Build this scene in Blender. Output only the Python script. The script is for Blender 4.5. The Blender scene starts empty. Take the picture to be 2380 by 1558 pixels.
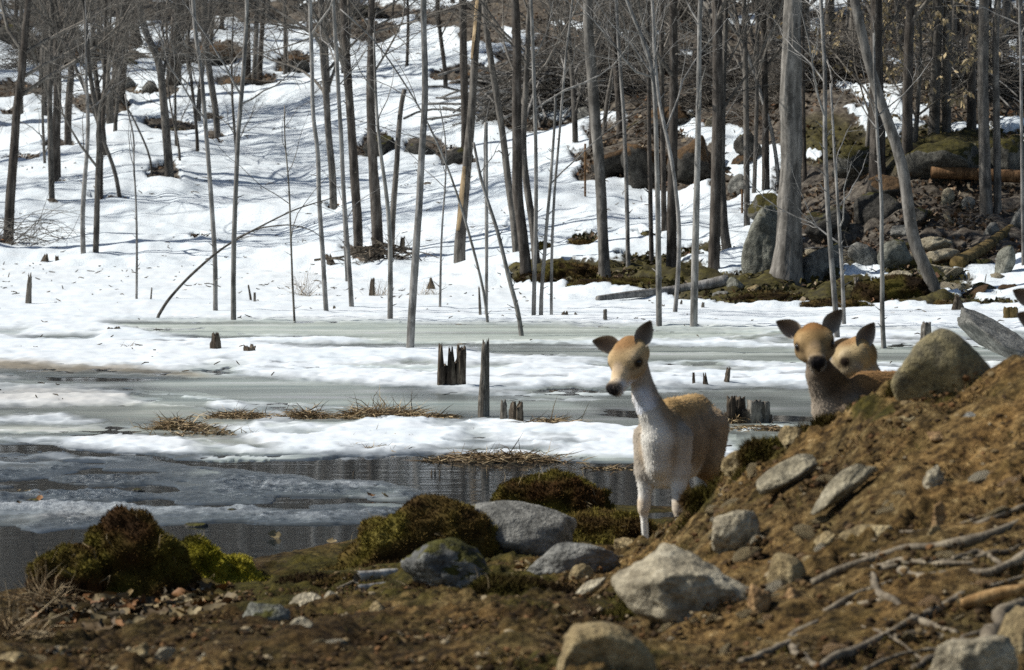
import bpy, bmesh, math, random
import numpy as np
from mathutils import Vector, Matrix, Euler

# ------------------------------------------------------------------ camera, sky, sun, exposure
SC = bpy.context.scene
COL = SC.collection
F, CX, CY, HCAM = 10128.0, 1190.0, 779.0, 2.4          # focal length and centre in layout units (picture 2380 x 1558)
PITCH = math.atan(529.0 / F)
cam_d = bpy.data.cameras.new('camera')
cam = bpy.data.objects.new('camera', cam_d)
COL.objects.link(cam)
cam.location = (0, 0, HCAM)
cam.rotation_euler = (math.radians(90) - PITCH, 0, 0)
cam_d.sensor_fit = 'HORIZONTAL'
cam_d.sensor_width = 36.0
cam_d.lens = 36.0 * F / 2380.0
cam_d.clip_start, cam_d.clip_end = 0.5, 3000
cam_d.dof.use_dof = True
cam_d.dof.focus_distance = 37.0
cam_d.dof.aperture_fstop = 7.8
SC.camera = cam

SUN_EL, SUN_AZ = math.radians(44), math.radians(-86)     # azimuth from the view direction (+Y), negative to the left
world = bpy.data.worlds.new('World')
SC.world = world
world.use_nodes = True
wn = world.node_tree
bg = wn.nodes['Background']
sky = wn.nodes.new('ShaderNodeTexSky')
sky.sky_type = 'NISHITA'
sky.sun_disc = False
sky.sun_elevation = SUN_EL
sky.sun_rotation = SUN_AZ
sky.air_density, sky.dust_density, sky.ozone_density = 1.0, 0.7, 1.1
wn.links.new(sky.outputs[0], bg.inputs[0])
bg.inputs[1].default_value = 0.07
sun_d = bpy.data.lights.new('sun', 'SUN')
sun_d.energy = 5.0
sun_d.angle = math.radians(0.5)
sun_d.color = (1.0, 0.965, 0.90)
sun = bpy.data.objects.new('sun', sun_d)
COL.objects.link(sun)
sdir = Vector((math.sin(SUN_AZ) * math.cos(SUN_EL), math.cos(SUN_AZ) * math.cos(SUN_EL), math.sin(SUN_EL)))
sun.rotation_euler = sdir.to_track_quat('Z', 'Y').to_euler()
SC.view_settings.view_transform = 'Standard'
SC.view_settings.look = 'None'
SC.view_settings.exposure = 0.08
SC.view_settings.gamma = 1.0
SC.view_settings.use_curve_mapping = False
SC.render.engine = 'CYCLES'
SC.cycles.max_bounces = 6
SC.cycles.diffuse_bounces = 3
SC.cycles.glossy_bounces = 3
SC.cycles.use_denoising = False      # a little grain, as in the photograph
SC.cycles.sample_clamp_indirect = 2.0
SC.cycles.sample_clamp_direct = 4.0

# ------------------------------------------------------------------ helpers
def hash3(ix, iy, iz, seed):
    n = (ix * 374761393 + iy * 668265263 + iz * 1274126177 + seed * 974634481) & 0xffffffff
    n = ((n ^ (n >> 13)) * 1274126177) & 0xffffffff
    n = ((n ^ (n >> 15)) * 2246822519) & 0xffffffff
    return ((n ^ (n >> 16)) & 0xffffff) / float(0xffffff)

def noise(x, y, z=0.0, seed=0):
    x, y, z = np.broadcast_arrays(np.asarray(x, float), np.asarray(y, float), np.asarray(z, float))
    fx, fy, fz = np.floor(x), np.floor(y), np.floor(z)
    ix, iy, iz = fx.astype(np.int64), fy.astype(np.int64), fz.astype(np.int64)
    tx, ty, tz = x - fx, y - fy, z - fz
    tx, ty, tz = [t * t * t * (t * (t * 6 - 15) + 10) for t in (tx, ty, tz)]
    def c(a, b, d): return hash3(ix + a, iy + b, iz + d, seed)
    x00 = c(0,0,0)*(1-tx)+c(1,0,0)*tx; x10 = c(0,1,0)*(1-tx)+c(1,1,0)*tx
    if np.all(iz == 0) and np.all(tz == 0):
        return (x00*(1-ty)+x10*ty) * 2 - 1
    x01 = c(0,0,1)*(1-tx)+c(1,0,1)*tx; x11 = c(0,1,1)*(1-tx)+c(1,1,1)*tx
    return ((x00*(1-ty)+x10*ty)*(1-tz) + (x01*(1-ty)+x11*ty)*tz) * 2 - 1

def fbm(x, y, z=0.0, oct=4, seed=0, gain=0.5):
    s, a, f = 0, 1.0, 1.0
    for o in range(oct):
        s = s + a * noise(np.asarray(x)*f, np.asarray(y)*f, np.asarray(z)*f, seed + o*17)
        a *= gain; f *= 2.03
    return s

def sstep(a, b, x):
    t = np.clip((x - a) / (b - a), 0, 1)
    return t * t * (3 - 2 * t)

FWD = np.array([0, math.cos(PITCH), -math.sin(PITCH)])
UPV = np.array([0, math.sin(PITCH), math.cos(PITCH)])
def ray(x, y):
    d = FWD + np.array([(x - CX) / F, 0, 0]) + UPV * ((CY - y) / F)
    return d / d[1]
def P(x, y, Y):
    return np.array([0, 0, HCAM]) + ray(x, y) * Y
def proj(X, Y, Z):
    dz = Z - HCAM
    w = Y * FWD[1] + dz * FWD[2]
    return CX + F * X / w, CY - F * (Y * UPV[1] + dz * UPV[2]) / w
# layout of the enlarged views the outlines were measured in
def z1(x, y): return x / 1.9597, y / 1.9597
def z2(x, y): return x / 1.9597 + 722.8, y / 1.9597
def z3(x, y): return x / 1.9597 + 1445.5, y / 1.9597
def z6(x, y): return x / 1.8653 + 1445.5, y / 1.8653 + 722.8
def zd(x, y): return x, y

def mk(name, V, Fs, mat, parent=None, smooth=True, col=None, link=True):
    """one mesh object from numpy arrays; Fs is an array or a list of arrays of equal-size faces"""
    me = bpy.data.meshes.new(name)
    V = np.asarray(V, np.float32)
    if not isinstance(Fs, list): Fs = [Fs]
    Fs = [np.asarray(f, np.int32) for f in Fs if len(f)]
    me.vertices.add(len(V)); me.vertices.foreach_set('co', V.ravel())
    nl = sum(f.size for f in Fs); npoly = sum(len(f) for f in Fs)
    me.loops.add(nl); me.polygons.add(npoly)
    me.loops.foreach_set('vertex_index', np.concatenate([f.ravel() for f in Fs]))
    tot = np.concatenate([np.full(len(f), f.shape[1], np.int32) for f in Fs])
    me.polygons.foreach_set('loop_start', np.concatenate([[0], np.cumsum(tot)[:-1]]).astype(np.int32))
    me.polygons.foreach_set('loop_total', tot)
    me.polygons.foreach_set('use_smooth', np.full(npoly, smooth))
    if col is not None:
        a = me.attributes.new('Col', 'FLOAT_COLOR', 'POINT')
        c = np.ones((len(V), 4), np.float32); c[:, :col.shape[1]] = col
        a.data.foreach_set('color', c.ravel())
    me.update(calc_edges=True)
    if mat is not None: me.materials.append(mat)
    if not link: return me
    return ob(name, me, parent)

def ob(name, me, parent=None, loc=None, rot=None, scale=None):
    o = bpy.data.objects.new(name, me)
    COL.objects.link(o)
    if parent is not None: o.parent = parent
    if loc is not None: o.location = loc
    if rot is not None: o.rotation_euler = rot
    if scale is not None: o.scale = scale
    return o

def tag(o, label=None, cat=None, group=None, kind=None):
    if label: o['label'] = label
    if cat: o['category'] = cat
    if group: o['group'] = group
    if kind: o['kind'] = kind
    return o

def empty(name, loc, label, cat, group=None, rz=0.0, sc=1.0):
    o = bpy.data.objects.new(name, None)
    o.empty_display_size = 0.1
    COL.objects.link(o)
    o.location = loc; o.rotation_euler = (0, 0, rz); o.scale = (sc, sc, sc)
    return tag(o, label, cat, group)

def norm(a): return a / np.maximum(np.linalg.norm(a, axis=-1, keepdims=True), 1e-9)

def tubes(Pt, R, k, cap=False):
    """Pt (N,n,3) polylines, R (N,n) radii -> verts, [quads(, caps)]"""
    Pt = np.asarray(Pt, float); R = np.asarray(R, float)
    N, n, _ = Pt.shape
    T = norm(np.gradient(Pt, axis=1))
    mean = norm(Pt[:, -1] - Pt[:, 0])
    ref = np.where(np.abs(mean[:, 2:3]) > 0.7, np.array([[1.0, 0.1, 0]]), np.array([[0.05, 0.1, 1.0]]))
    U = norm(np.cross(T, ref[:, None, :])); W = np.cross(T, U)
    a = np.arange(k) * 2 * math.pi / k
    V = Pt[:, :, None, :] + R[:, :, None, None] * (np.cos(a)[None, None, :, None] * U[:, :, None, :] + np.sin(a)[None, None, :, None] * W[:, :, None, :])
    base = (np.arange(N) * n * k)[:, None, None]
    i = np.arange(n - 1)[None, :, None] * k; j = np.arange(k)[None, None, :]; j2 = (j + 1) % k
    Q = np.stack([base + i + j, base + i + j2, base + i + k + j2, base + i + k + j], -1).reshape(-1, 4)
    Fs = [Q]
    if cap:
        c1 = (base[:, :, 0] + (n - 1) * k + np.arange(k)[None, :])
        c0 = (base[:, :, 0] + np.arange(k)[None, ::-1])
        Fs += [c1, c0]
    return V.reshape(-1, 3), Fs

class MB:
    """collects several pieces into one mesh"""
    def __init__(s): s.V, s.F, s.C, s.n = [], {}, [], 0
    def add(s, V, Fs, col=None):
        V = np.asarray(V, float)
        if not isinstance(Fs, list): Fs = [Fs]
        for f in Fs:
            f = np.asarray(f)
            if len(f): s.F.setdefault(f.shape[1], []).append(f + s.n)
        s.V.append(V); s.n += len(V)
        if col is not None:
            c = np.asarray(col, float)
            s.C.append(np.broadcast_to(c, (len(V), 3)) if c.ndim == 1 else c)
        return s
    def build(s, name, mat, parent=None, smooth=True, link=True):
        return mk(name, np.concatenate(s.V), [np.concatenate(f) for f in s.F.values()], mat, parent, smooth,
                  np.concatenate(s.C) if s.C else None, link)

def resample(pts, n):
    pts = np.asarray(pts, float)
    d = np.concatenate([[0], np.cumsum(np.linalg.norm(np.diff(pts, axis=0), axis=1))])
    t = np.linspace(0, d[-1], n)
    q = np.stack([np.interp(t, d, pts[:, i]) for i in range(pts.shape[1])], -1)
    for _ in range(3):
        q[1:-1] = (q[:-2] + 2 * q[1:-1] + q[2:]) / 4
    return q

# ------------------------------------------------------------------ materials
def newmat(name, rough=0.85, spec=0.3):
    m = bpy.data.materials.new(name); m.use_nodes = True
    nt = m.node_tree; b = nt.nodes['Principled BSDF']
    b.inputs['Roughness'].default_value = rough
    b.inputs['Specular IOR Level'].default_value = spec
    return m, nt, b
def nd(nt, t, **kw):
    n = nt.nodes.new(t)
    for k, v in kw.items():
        if k in n.inputs: n.inputs[k].default_value = v
        else: setattr(n, k, v)
    return n
def lk(nt, a, b): nt.links.new(a, b)
def coord(nt, scale=(1, 1, 1), kind='Object'):
    tc = nd(nt, 'ShaderNodeTexCoord'); mp = nd(nt, 'ShaderNodeMapping')
    mp.inputs['Scale'].default_value = scale
    lk(nt, tc.outputs[kind], mp.inputs[0]); return mp.outputs[0]
def noi(nt, vec, scale, detail=4, rough=0.6):
    n = nd(nt, 'ShaderNodeTexNoise'); n.inputs['Scale'].default_value = scale
    n.inputs['Detail'].default_value = detail; n.inputs['Roughness'].default_value = rough
    if vec is not None: lk(nt, vec, n.inputs['Vector'])
    return n.outputs['Fac']
def ramp(nt, fac, stops):
    r = nd(nt, 'ShaderNodeValToRGB'); e = r.color_ramp.elements
    while len(e) < len(stops): e.new(0.5)
    for el, (p, c) in zip(e, stops):
        el.position = p; el.color = (c, c, c, 1) if not hasattr(c, '__len__') else (*c, 1)
    lk(nt, fac, r.inputs[0]); return r.outputs[0]
def mixc(nt, fac, a, b, mode='MIX'):
    m = nd(nt, 'ShaderNodeMix', data_type='RGBA', blend_type=mode)
    for s, v in ((m.inputs[0], fac), (m.inputs[6], a), (m.inputs[7], b)):
        if hasattr(v, 'node'): lk(nt, v, s)
        elif hasattr(v, '__len__'): s.default_value = (*v, 1)
        else: s.default_value = v
    return m.outputs[2]
def math_(nt, op, a, b=0.0, c=None):
    m = nd(nt, 'ShaderNodeMath', operation=op)
    for s, v in zip(m.inputs, (a, b, c)):
        if v is None: continue
        if hasattr(v, 'node'): lk(nt, v, s)
        else: s.default_value = v
    return m.outputs[0]
def bump(nt, b, h, strength=0.5, dist=0.02):
    n = nd(nt, 'ShaderNodeBump'); n.inputs['Strength'].default_value = strength; n.inputs['Distance'].default_value = dist
    lk(nt, h, n.inputs['Height']); lk(nt, n.outputs[0], b.inputs['Normal']); return n
def attr(nt):
    a = nd(nt, 'ShaderNodeAttribute'); a.attribute_name = 'Col'
    s = nd(nt, 'ShaderNodeSeparateColor'); lk(nt, a.outputs['Color'], s.inputs[0])
    return a.outputs['Color'], s.outputs[0], s.outputs[1], s.outputs[2]
def objrand(nt): return nd(nt, 'ShaderNodeObjectInfo').outputs['Random']

def mat_bark(name, dark, light, streak=18.0, var=0.35, rough=0.9):
    m, nt, b = newmat(name, rough, 0.2)
    v = coord(nt, (1, 1, 0.12))
    f1 = noi(nt, v, streak * 1.4, 5, 0.65)
    v2 = coord(nt)
    f2 = noi(nt, v2, 3.0, 3)
    f3 = noi(nt, v2, 22.0, 3)
    c = ramp(nt, f1, [(0.32, tuple(x * 0.45 for x in dark)), (0.48, dark), (0.68, light)])
    c = mixc(nt, ramp(nt, f2, [(0.35, 0.0), (0.7, 0.55)]), c, tuple(x * 1.5 for x in dark))
    f4 = noi(nt, coord(nt, (1, 1, 0.45)), 7.0, 4, 0.7)
    c = mixc(nt, ramp(nt, f4, [(0.38, 0.75), (0.5, 0.0)]), c, tuple(x * 0.4 for x in dark))
    c = mixc(nt, ramp(nt, f4, [(0.56, 0.0), (0.68, 0.5)]), c, tuple(min(1, x * 1.3) for x in light))
    c = mixc(nt, ramp(nt, f3, [(0.6, 0.0), (0.75, 0.35)]), c, tuple(min(1, x * 1.25) for x in light))
    r = math_(nt, 'MULTIPLY_ADD', objrand(nt), var, 1 - var * 0.5)
    mul = nd(nt, 'ShaderNodeVectorMath', operation='SCALE'); lk(nt, c, mul.inputs[0]); lk(nt, r, mul.inputs['Scale'])
    lk(nt, mul.outputs[0], b.inputs['Base Color'])
    bump(nt, b, f1, 0.7, 0.02)
    return m
def mat_rock(name, cols, moss=0.0, scale=1.0, mosscol=(0.075, 0.07, 0.012), stripe=False):
    m, nt, b = newmat(name, 0.85, 0.25)
    v = coord(nt)
    if stripe:
        mp = nd(nt, 'ShaderNodeMapping'); mp.inputs['Scale'].default_value = (1.2, 1.2, 6); mp.inputs['Rotation'].default_value = (0.2, 0.5, 0)
        lk(nt, v, mp.inputs[0]); vs = mp.outputs[0]
    else: vs = v
    f1 = noi(nt, vs, 3.2 * scale, 6, 0.62); f2 = noi(nt, v, 14 * scale, 5, 0.7); f3 = noi(nt, v, 60 * scale, 3)
    c = ramp(nt, f1, [(0.3, cols[0]), (0.52, cols[1]), (0.7, cols[2])])
    c = mixc(nt, ramp(nt, f2, [(0.35, 0.75), (0.55, 0.0)]), c, tuple(x * 0.55 for x in cols[0]))
    c = mixc(nt, ramp(nt, f2, [(0.58, 0.0), (0.72, 0.6)]), c, tuple(min(.8, x * 1.25) for x in cols[2]))
    c = mixc(nt, 0.6, c, ramp(nt, f3, [(0.3, 0.3), (0.7, 1.25)]), 'MULTIPLY')
    if moss > 0:
        g = nd(nt, 'ShaderNodeNewGeometry'); s = nd(nt, 'ShaderNodeSeparateXYZ'); lk(nt, g.outputs['Normal'], s.inputs[0])
        k = math_(nt, 'MULTIPLY_ADD', s.outputs[2], 0.5, f1)
        k = ramp(nt, k, [(1.02 - moss * 0.5, 0.0), (1.1 - moss * 0.5, 1.0)])
        mc = ramp(nt, f2, [(0.35, tuple(x * 0.4 for x in mosscol)), (0.6, mosscol), (0.75, (mosscol[0] * 2.0, mosscol[1] * 1.8, mosscol[2] * 1.4))])
        c = mixc(nt, k, c, mc)
    lk(nt, c, b.inputs['Base Color'])
    h = math_(nt, 'MULTIPLY_ADD', f3, 0.3, f2)
    bump(nt, b, h, 0.9, 0.035 / scale)
    return m
def mat_vcol(name, rough=0.8, spec=0.2, nscale=30.0, nstr=0.5, trans=0.0):
    m, nt, b = newmat(name, rough, spec)
    c, r, g, bl = attr(nt)
    f = noi(nt, coord(nt), nscale, 4)
    lk(nt, mixc(nt, nstr, c, ramp(nt, f, [(0.3, 0.35), (0.7, 1.3)]), 'MULTIPLY'), b.inputs['Base Color'])
    return m

BARK_POLE = mat_bark('weathered_pole_bark', (0.20, 0.19, 0.175), (0.40, 0.385, 0.36))
BARK_DARK = mat_bark('dark_bark', (0.066, 0.056, 0.047), (0.165, 0.148, 0.128))
BARK_MID = mat_bark('grey_bark', (0.105, 0.095, 0.083), (0.24, 0.22, 0.19))
BARK_BIG = mat_bark('furrowed_bark', (0.13, 0.12, 0.105), (0.30, 0.28, 0.25), streak=9)
BARK_TAN = mat_bark('stripped_tan_wood', (0.26, 0.19, 0.11), (0.44, 0.34, 0.21), streak=10)
TWIG = mat_bark('twig_bark', (0.14, 0.126, 0.108), (0.27, 0.248, 0.215))
STUMPM = mat_bark('rotten_stump_wood', (0.065, 0.05, 0.036), (0.25, 0.21, 0.155), streak=26)
STUMPG = mat_bark('grey_stump_wood', (0.13, 0.115, 0.095), (0.36, 0.33, 0.28), streak=30)
LOGRED = mat_bark('red_brown_log_bark', (0.12, 0.065, 0.03), (0.30, 0.18, 0.09))
LOGYEL = mat_bark('rotten_yellow_log', (0.12, 0.085, 0.03), (0.30, 0.21, 0.09))
ROOTM = mat_bark('root_bark', (0.15, 0.122, 0.086), (0.36, 0.305, 0.215))
ORANGEW = mat_bark('orange_rotten_wood', (0.24, 0.14, 0.055), (0.46, 0.31, 0.15), streak=14)

R_GREY = mat_rock('grey_rock', [(0.12, 0.118, 0.105), (0.24, 0.235, 0.21), (0.36, 0.35, 0.31)])
R_GREYM = mat_rock('grey_mossy_rock', [(0.10, 0.10, 0.095), (0.19, 0.19, 0.175), (0.30, 0.30, 0.27)], moss=0.55)
R_PALE = mat_rock('pale_rock', [(0.25, 0.21, 0.14), (0.46, 0.40, 0.28), (0.60, 0.54, 0.40)], stripe=True)
R_TAN = mat_rock('tan_rock', [(0.20, 0.145, 0.07), (0.36, 0.275, 0.14), (0.50, 0.41, 0.24)])
R_DARK = mat_rock('dark_rock', [(0.03, 0.028, 0.024), (0.075, 0.07, 0.06), (0.15, 0.14, 0.12)], moss=0.25)
R_SLAB = mat_rock('slab_rock', [(0.15, 0.13, 0.085), (0.30, 0.26, 0.175), (0.45, 0.40, 0.285)], stripe=True)
R_LICH = mat_rock('lichen_rock', [(0.13, 0.13, 0.105), (0.23, 0.23, 0.19), (0.35, 0.35, 0.29)], moss=0.3)
R_OUT = mat_rock('outcrop_rock', [(0.06, 0.058, 0.05), (0.13, 0.125, 0.105), (0.24, 0.23, 0.20)], moss=0.75, mosscol=(0.07, 0.06, 0.012))
R_LEAFY = mat_rock('leaf_strewn_rock', [(0.035, 0.032, 0.027), (0.085, 0.078, 0.066), (0.16, 0.15, 0.13)], moss=0.85, mosscol=(0.12, 0.072, 0.034))
R_CREST = mat_rock('crest_boulder', [(0.15, 0.135, 0.095), (0.32, 0.265, 0.135), (0.42, 0.35, 0.19)], scale=1.4)
R_ORG = mat_rock('orange_stone', [(0.22, 0.12, 0.05), (0.38, 0.24, 0.11), (0.48, 0.34, 0.19)])

MOSSM = mat_vcol('moss', 0.95, 0.1, 40, 0.5)
FURM = mat_vcol('deer_coat', 0.8, 0.1, 110, 0.35)
GRASSM = mat_vcol('dead_grass', 0.7, 0.2, 20, 0.3)
LEAFM = mat_vcol('dry_leaf', 0.65, 0.25, 60, 0.5)

def mat_hill():
    m, nt, b = newmat('snowy_hillside', 0.75, 0.25)
    c, sn, ms, br = attr(nt)
    v = coord(nt)
    f1 = noi(nt, v, 1.6, 5, 0.65); f2 = noi(nt, v, 9.0, 5, 0.7); f3 = noi(nt, v, 30, 3)
    leaf = ramp(nt, f2, [(0.30, (0.014, 0.010, 0.007)), (0.43, (0.056, 0.044, 0.033)), (0.54, (0.115, 0.094, 0.07)), (0.63, (0.18, 0.155, 0.12)), (0.74, (0.34, 0.27, 0.19))])
    moss = ramp(nt, f2, [(0.3, (0.014, 0.012, 0.004)), (0.5, (0.045, 0.037, 0.009)), (0.7, (0.10, 0.085, 0.018))])
    leaf = mixc(nt, ramp(nt, f1, [(0.42, 0.0), (0.62, 0.8)]), leaf, mixc(nt, 1.0, leaf, (0.75, 0.80, 0.86), 'MULTIPLY'))
    g = mixc(nt, ms, leaf, moss)
    snow = mixc(nt, ramp(nt, f1, [(0.3, 0.0), (0.7, 1.0)]), (0.66, 0.73, 0.77), (0.76, 0.805, 0.83))
    snow = mixc(nt, ramp(nt, f3, [(0.66, 0.0), (0.74, 0.35)]), snow, (0.45, 0.40, 0.34))
    k = math_(nt, 'ADD', sn, math_(nt, 'MULTIPLY_ADD', f2, 0.7, -0.35))
    k = ramp(nt, k, [(0.44, 0.0), (0.56, 1.0)])
    lk(nt, mixc(nt, k, g, snow), b.inputs['Base Color'])
    bump(nt, b, math_(nt, 'MULTIPLY_ADD', f3, 0.4, f2), 0.4, 0.05)
    return m
def mat_ice():
    m, nt, b = newmat('pond_snow_and_ice', 0.5, 0.4)
    a = nd(nt, 'ShaderNodeAttribute'); a.attribute_name = 'Col'
    s = nd(nt, 'ShaderNodeSeparateColor'); lk(nt, a.outputs['Color'], s.inputs[0])
    sn, gr, sl, st = s.outputs[0], s.outputs[1], s.outputs[2], a.outputs['Alpha']
    v = coord(nt); vs = coord(nt, (0.3, 1.5, 1))
    f1 = noi(nt, vs, 1.3, 6, 0.65); f2 = noi(nt, v, 18, 5, 0.75); f3 = noi(nt, v, 70, 3, 0.7)
    c = mixc(nt, ramp(nt, f1, [(0.35, 0.0), (0.65, 1.0)]), (0.045, 0.05, 0.05), (0.085, 0.095, 0.10))
    slc = ramp(nt, f1, [(0.32, (0.34, 0.40, 0.37)), (0.46, (0.50, 0.56, 0.50)), (0.56, (0.60, 0.65, 0.58)), (0.68, (0.78, 0.80, 0.79))])
    c = mixc(nt, sl, c, slc)
    grc = ramp(nt, f2, [(0.36, (0.02, 0.024, 0.026)), (0.5, (0.085, 0.099, 0.106)), (0.60, (0.18, 0.20, 0.21)), (0.70, (0.55, 0.58, 0.6))])
    c = mixc(nt, gr, c, grc)
    snc = mixc(nt, ramp(nt, f1, [(0.3, 0.0), (0.55, 1.0)]), (0.66, 0.73, 0.765), (0.77, 0.81, 0.83))
    k = math_(nt, 'ADD', sn, math_(nt, 'MULTIPLY_ADD', f2, 0.3, -0.15))
    k = ramp(nt, k, [(0.12, 0.0), (0.45, 0.45), (0.8, 1.0)])
    c = mixc(nt, k, c, snc)
    c = mixc(nt, st, c, (0.40, 0.25, 0.09), 'MULTIPLY')
    lk(nt, c, b.inputs['Base Color'])
    r = math_(nt, 'MULTIPLY_ADD', k, 0.50, 0.2)
    r = math_(nt, 'MULTIPLY_ADD', sl, 0.16, r)
    r = math_(nt, 'MULTIPLY_ADD', gr, 0.06, r)
    lk(nt, r, b.inputs['Roughness'])
    h = math_(nt, 'MULTIPLY', math_(nt, 'ADD', f2, math_(nt, 'MULTIPLY', f3, 0.5)), math_(nt, 'MULTIPLY_ADD', gr, 0.9, 0.04))
    bump(nt, b, h, 0.8, 0.035)
    return m
def mat_water():
    m, nt, b = newmat('pond_water', 0.06, 0.5)
    b.inputs['Base Color'].default_value = (0.010, 0.014, 0.017, 1)
    b.inputs['IOR'].default_value = 1.33
    v = coord(nt, (0.35, 1.6, 1))
    f = noi(nt, v, 3.5, 2, 0.5)
    bump(nt, b, f, 0.2, 0.013)
    return m
def mat_bank():
    m, nt, b = newmat('muddy_bank_soil', 0.95, 0.12)
    c, ms, dk, pl = attr(nt)
    v = coord(nt)
    f1 = noi(nt, v, 2.2, 5, 0.6); f2 = noi(nt, v, 16, 6, 0.75); f3 = noi(nt, v, 70, 4, 0.7)
    soil = ramp(nt, f2, [(0.34, (0.015, 0.010, 0.005)), (0.44, (0.080, 0.053, 0.021)), (0.53, (0.19, 0.127, 0.05)), (0.62, (0.30, 0.215, 0.095)), (0.73, (0.50, 0.41, 0.24))])
    soil = mixc(nt, ramp(nt, f1, [(0.4, 0.0), (0.65, 0.7)]), soil, mixc(nt, 1.0, soil, (1.2, 0.98, 0.78), 'MULTIPLY'), 'MIX')
    soil = mixc(nt, 0.75, soil, ramp(nt, f3, [(0.3, 0.25), (0.55, 1.0), (0.75, 1.7)]), 'MULTIPLY')
    moss = ramp(nt, f2, [(0.32, (0.014, 0.011, 0.004)), (0.5, (0.05, 0.042, 0.010)), (0.68, (0.12, 0.095, 0.02))])
    f5 = noi(nt, v, 0.9, 3, 0.55)
    soil = mixc(nt, ramp(nt, f5, [(0.42, 0.62), (0.58, 0.0)]), soil, mixc(nt, 1.0, soil, (0.42, 0.42, 0.40), 'MULTIPLY'))
    wet = mixc(nt, dk, soil, mixc(nt, 1.0, soil, (0.32, 0.31, 0.30), 'MULTIPLY'))
    lk(nt, mixc(nt, ms, wet, moss), b.inputs['Base Color'])
    bump(nt, b, math_(nt, 'MULTIPLY_ADD', f3, 0.5, f2), 0.9, 0.03)
    return m

# ------------------------------------------------------------------ terrain heights
def colx(X, Y): return CX + F * X / np.maximum(Y, 1.0)

BX = [-900, 0, 300, 600, 830, 1000, 1200, 1400, 1450, 1505, 1560, 1690, 1810, 1930, 2010, 2090, 2240, 2380, 3200]
B_YC = [17.6, 18.0, 18.0, 18.9, 19.7, 20.4, 20.4, 20.3, 20.2, 19.9, 19.6, 18.9, 18.5, 18.2, 18.0, 17.8, 17.5, 17.4, 17.0]
B_YPX = [None]*6 + [None, None, 1288, 1264, 1210, 1086, 1025, 985, 915, 888, 880, 845, 740]
B_ZC = [0.20, 0.215, 0.215, 0.24, 0.24, 0.26, 0.26, 0.30] + [HCAM - (y - 250) * Y / F for y, Y in zip(B_YPX[8:], B_YC[8:])]
B_DB = [1.5, 1.5, 1.5, 1.5, 1.8, 1.8, 1.6, 0.9, 0.8, 0.9, 1.0, 1.4, 1.6, 1.8, 1.9, 2.0, 2.2, 2.2, 2.2]
B_ZB = [0.10, 0.11, 0.11, 0.12, 0.14, 0.16, 0.2, 0.2, 0.21, 0.21, 0.21, 0.22, 0.25, 0.28, 0.3, 0.32, 0.36, 0.40, 0.45]
B_YS = [21.0, 21.4, 22.1, 23.1, 23.9, 25.0, 25.9, 26, 26, 26, 26, 26, 26, 26, 26, 26, 26, 26, 26]

def bank_base(X, Y):
    X, Y = np.broadcast_arrays(np.asarray(X, float), np.asarray(Y, float))
    x = colx(X, Y)
    yc, zc, db, zb, ys = [np.interp(x, BX, a) for a in (B_YC, B_ZC, B_DB, B_ZB, B_YS)]
    # soft-shouldered profile along the line of sight: foreground, crest, back foot, shore, pond bed
    k = [(5.0 + 0*x, 0.85 + 0*x), (14.0 + 0*x, 0.575 + 0*x), (yc, zc), (yc + db, zb), (ys, -0.0 + 0*x), (ys + 2.5, -0.4 + 0*x), (60 + 0*x, -1.2 + 0*x)]
    z = np.full(x.shape, 0.85)
    for (a, za), (b, zb_) in zip(k[:-1], k[1:]):
        t = np.clip((Y - a) / (b - a), 0, 1)
        ts = t * 0.55 + 0.45 * t * t * (3 - 2 * t)
        z = np.where(Y >= a, za + (zb_ - za) * ts, z)
    return z
def bank_h(X, Y):
    z = bank_base(X, Y)
    land = sstep(-0.05, 0.12, z)
    n = 0.045 * fbm(np.asarray(X) * 1.3, np.asarray(Y) * 1.3, 0, 2, 5) * (0.4 + 0.6 * land)
    return z + n

HXc = [-1500, 0, 700, 1200, 1450, 1750, 2100, 2500, 3800]
H_YS = [66.5, 66.0, 63.5, 57.5, 54.0, 52.6, 52.0, 51.5, 51]
H_PR = [  # control points (Y, z) further up the hill, one row for each column of HXc
    [(79, 1.15), (92.5, 2.85), (104.5, 4.4), (120, 6.2), (171, 12.5), (260, 21.5)],
    [(79, 1.15), (92.5, 2.85), (104.5, 4.4), (120, 6.2), (171, 12.5), (260, 21.5)],
    [(75, 0.95), (88, 2.6), (101, 4.2), (120, 6.5), (171, 12.5), (260, 21.5)],
    [(69, 0.95), (82, 2.5), (95, 4.2), (120, 7.2), (171, 13), (260, 22)],
    [(67, 0.9), (75, 2.2), (92, 4.2), (120, 7.4), (171, 13), (260, 22)],
    [(60, 0.65), (69, 1.9), (85, 3.5), (120, 7.2), (171, 13), (260, 22)],
    [(55.5, 0.55), (60, 1.75), (73, 2.75), (110, 6.0), (171, 13), (260, 22)],
    [(55.5, 0.7), (60, 1.9), (73, 2.9), (110, 6.0), (171, 13), (260, 22)],
    [(55.5, 0.9), (60, 2.1), (73, 3.1), (110, 6.2), (171, 13), (260, 22)]]
HPY = [np.array([r[i][0] for r in H_PR]) for i in range(6)]
HPZ = [np.array([r[i][1] for r in H_PR]) for i in range(6)]
def hill_base(X, Y):
    X, Y = np.broadcast_arrays(np.asarray(X, float), np.asarray(Y, float))
    x = colx(X, Y)
    ys = np.interp(x, HXc, H_YS) + 0.9 * noise(X * 0.45, 3.3, 0, 8)
    ks = [(ys - 8, -0.7 + 0 * x), (ys, 0 * x)] + [(np.interp(x, HXc, a), np.interp(x, HXc, b)) for a, b in zip(HPY, HPZ)] + [(900 + 0 * x, 40 + 0 * x)]
    z = np.full(x.shape, -0.7)
    for (a, za), (b, zb) in zip(ks[:-1], ks[1:]):
        t = np.clip((Y - a) / (b - a), 0, 1)
        z = np.where(Y >= a, za + (zb - za) * t, z)
    return z
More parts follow.
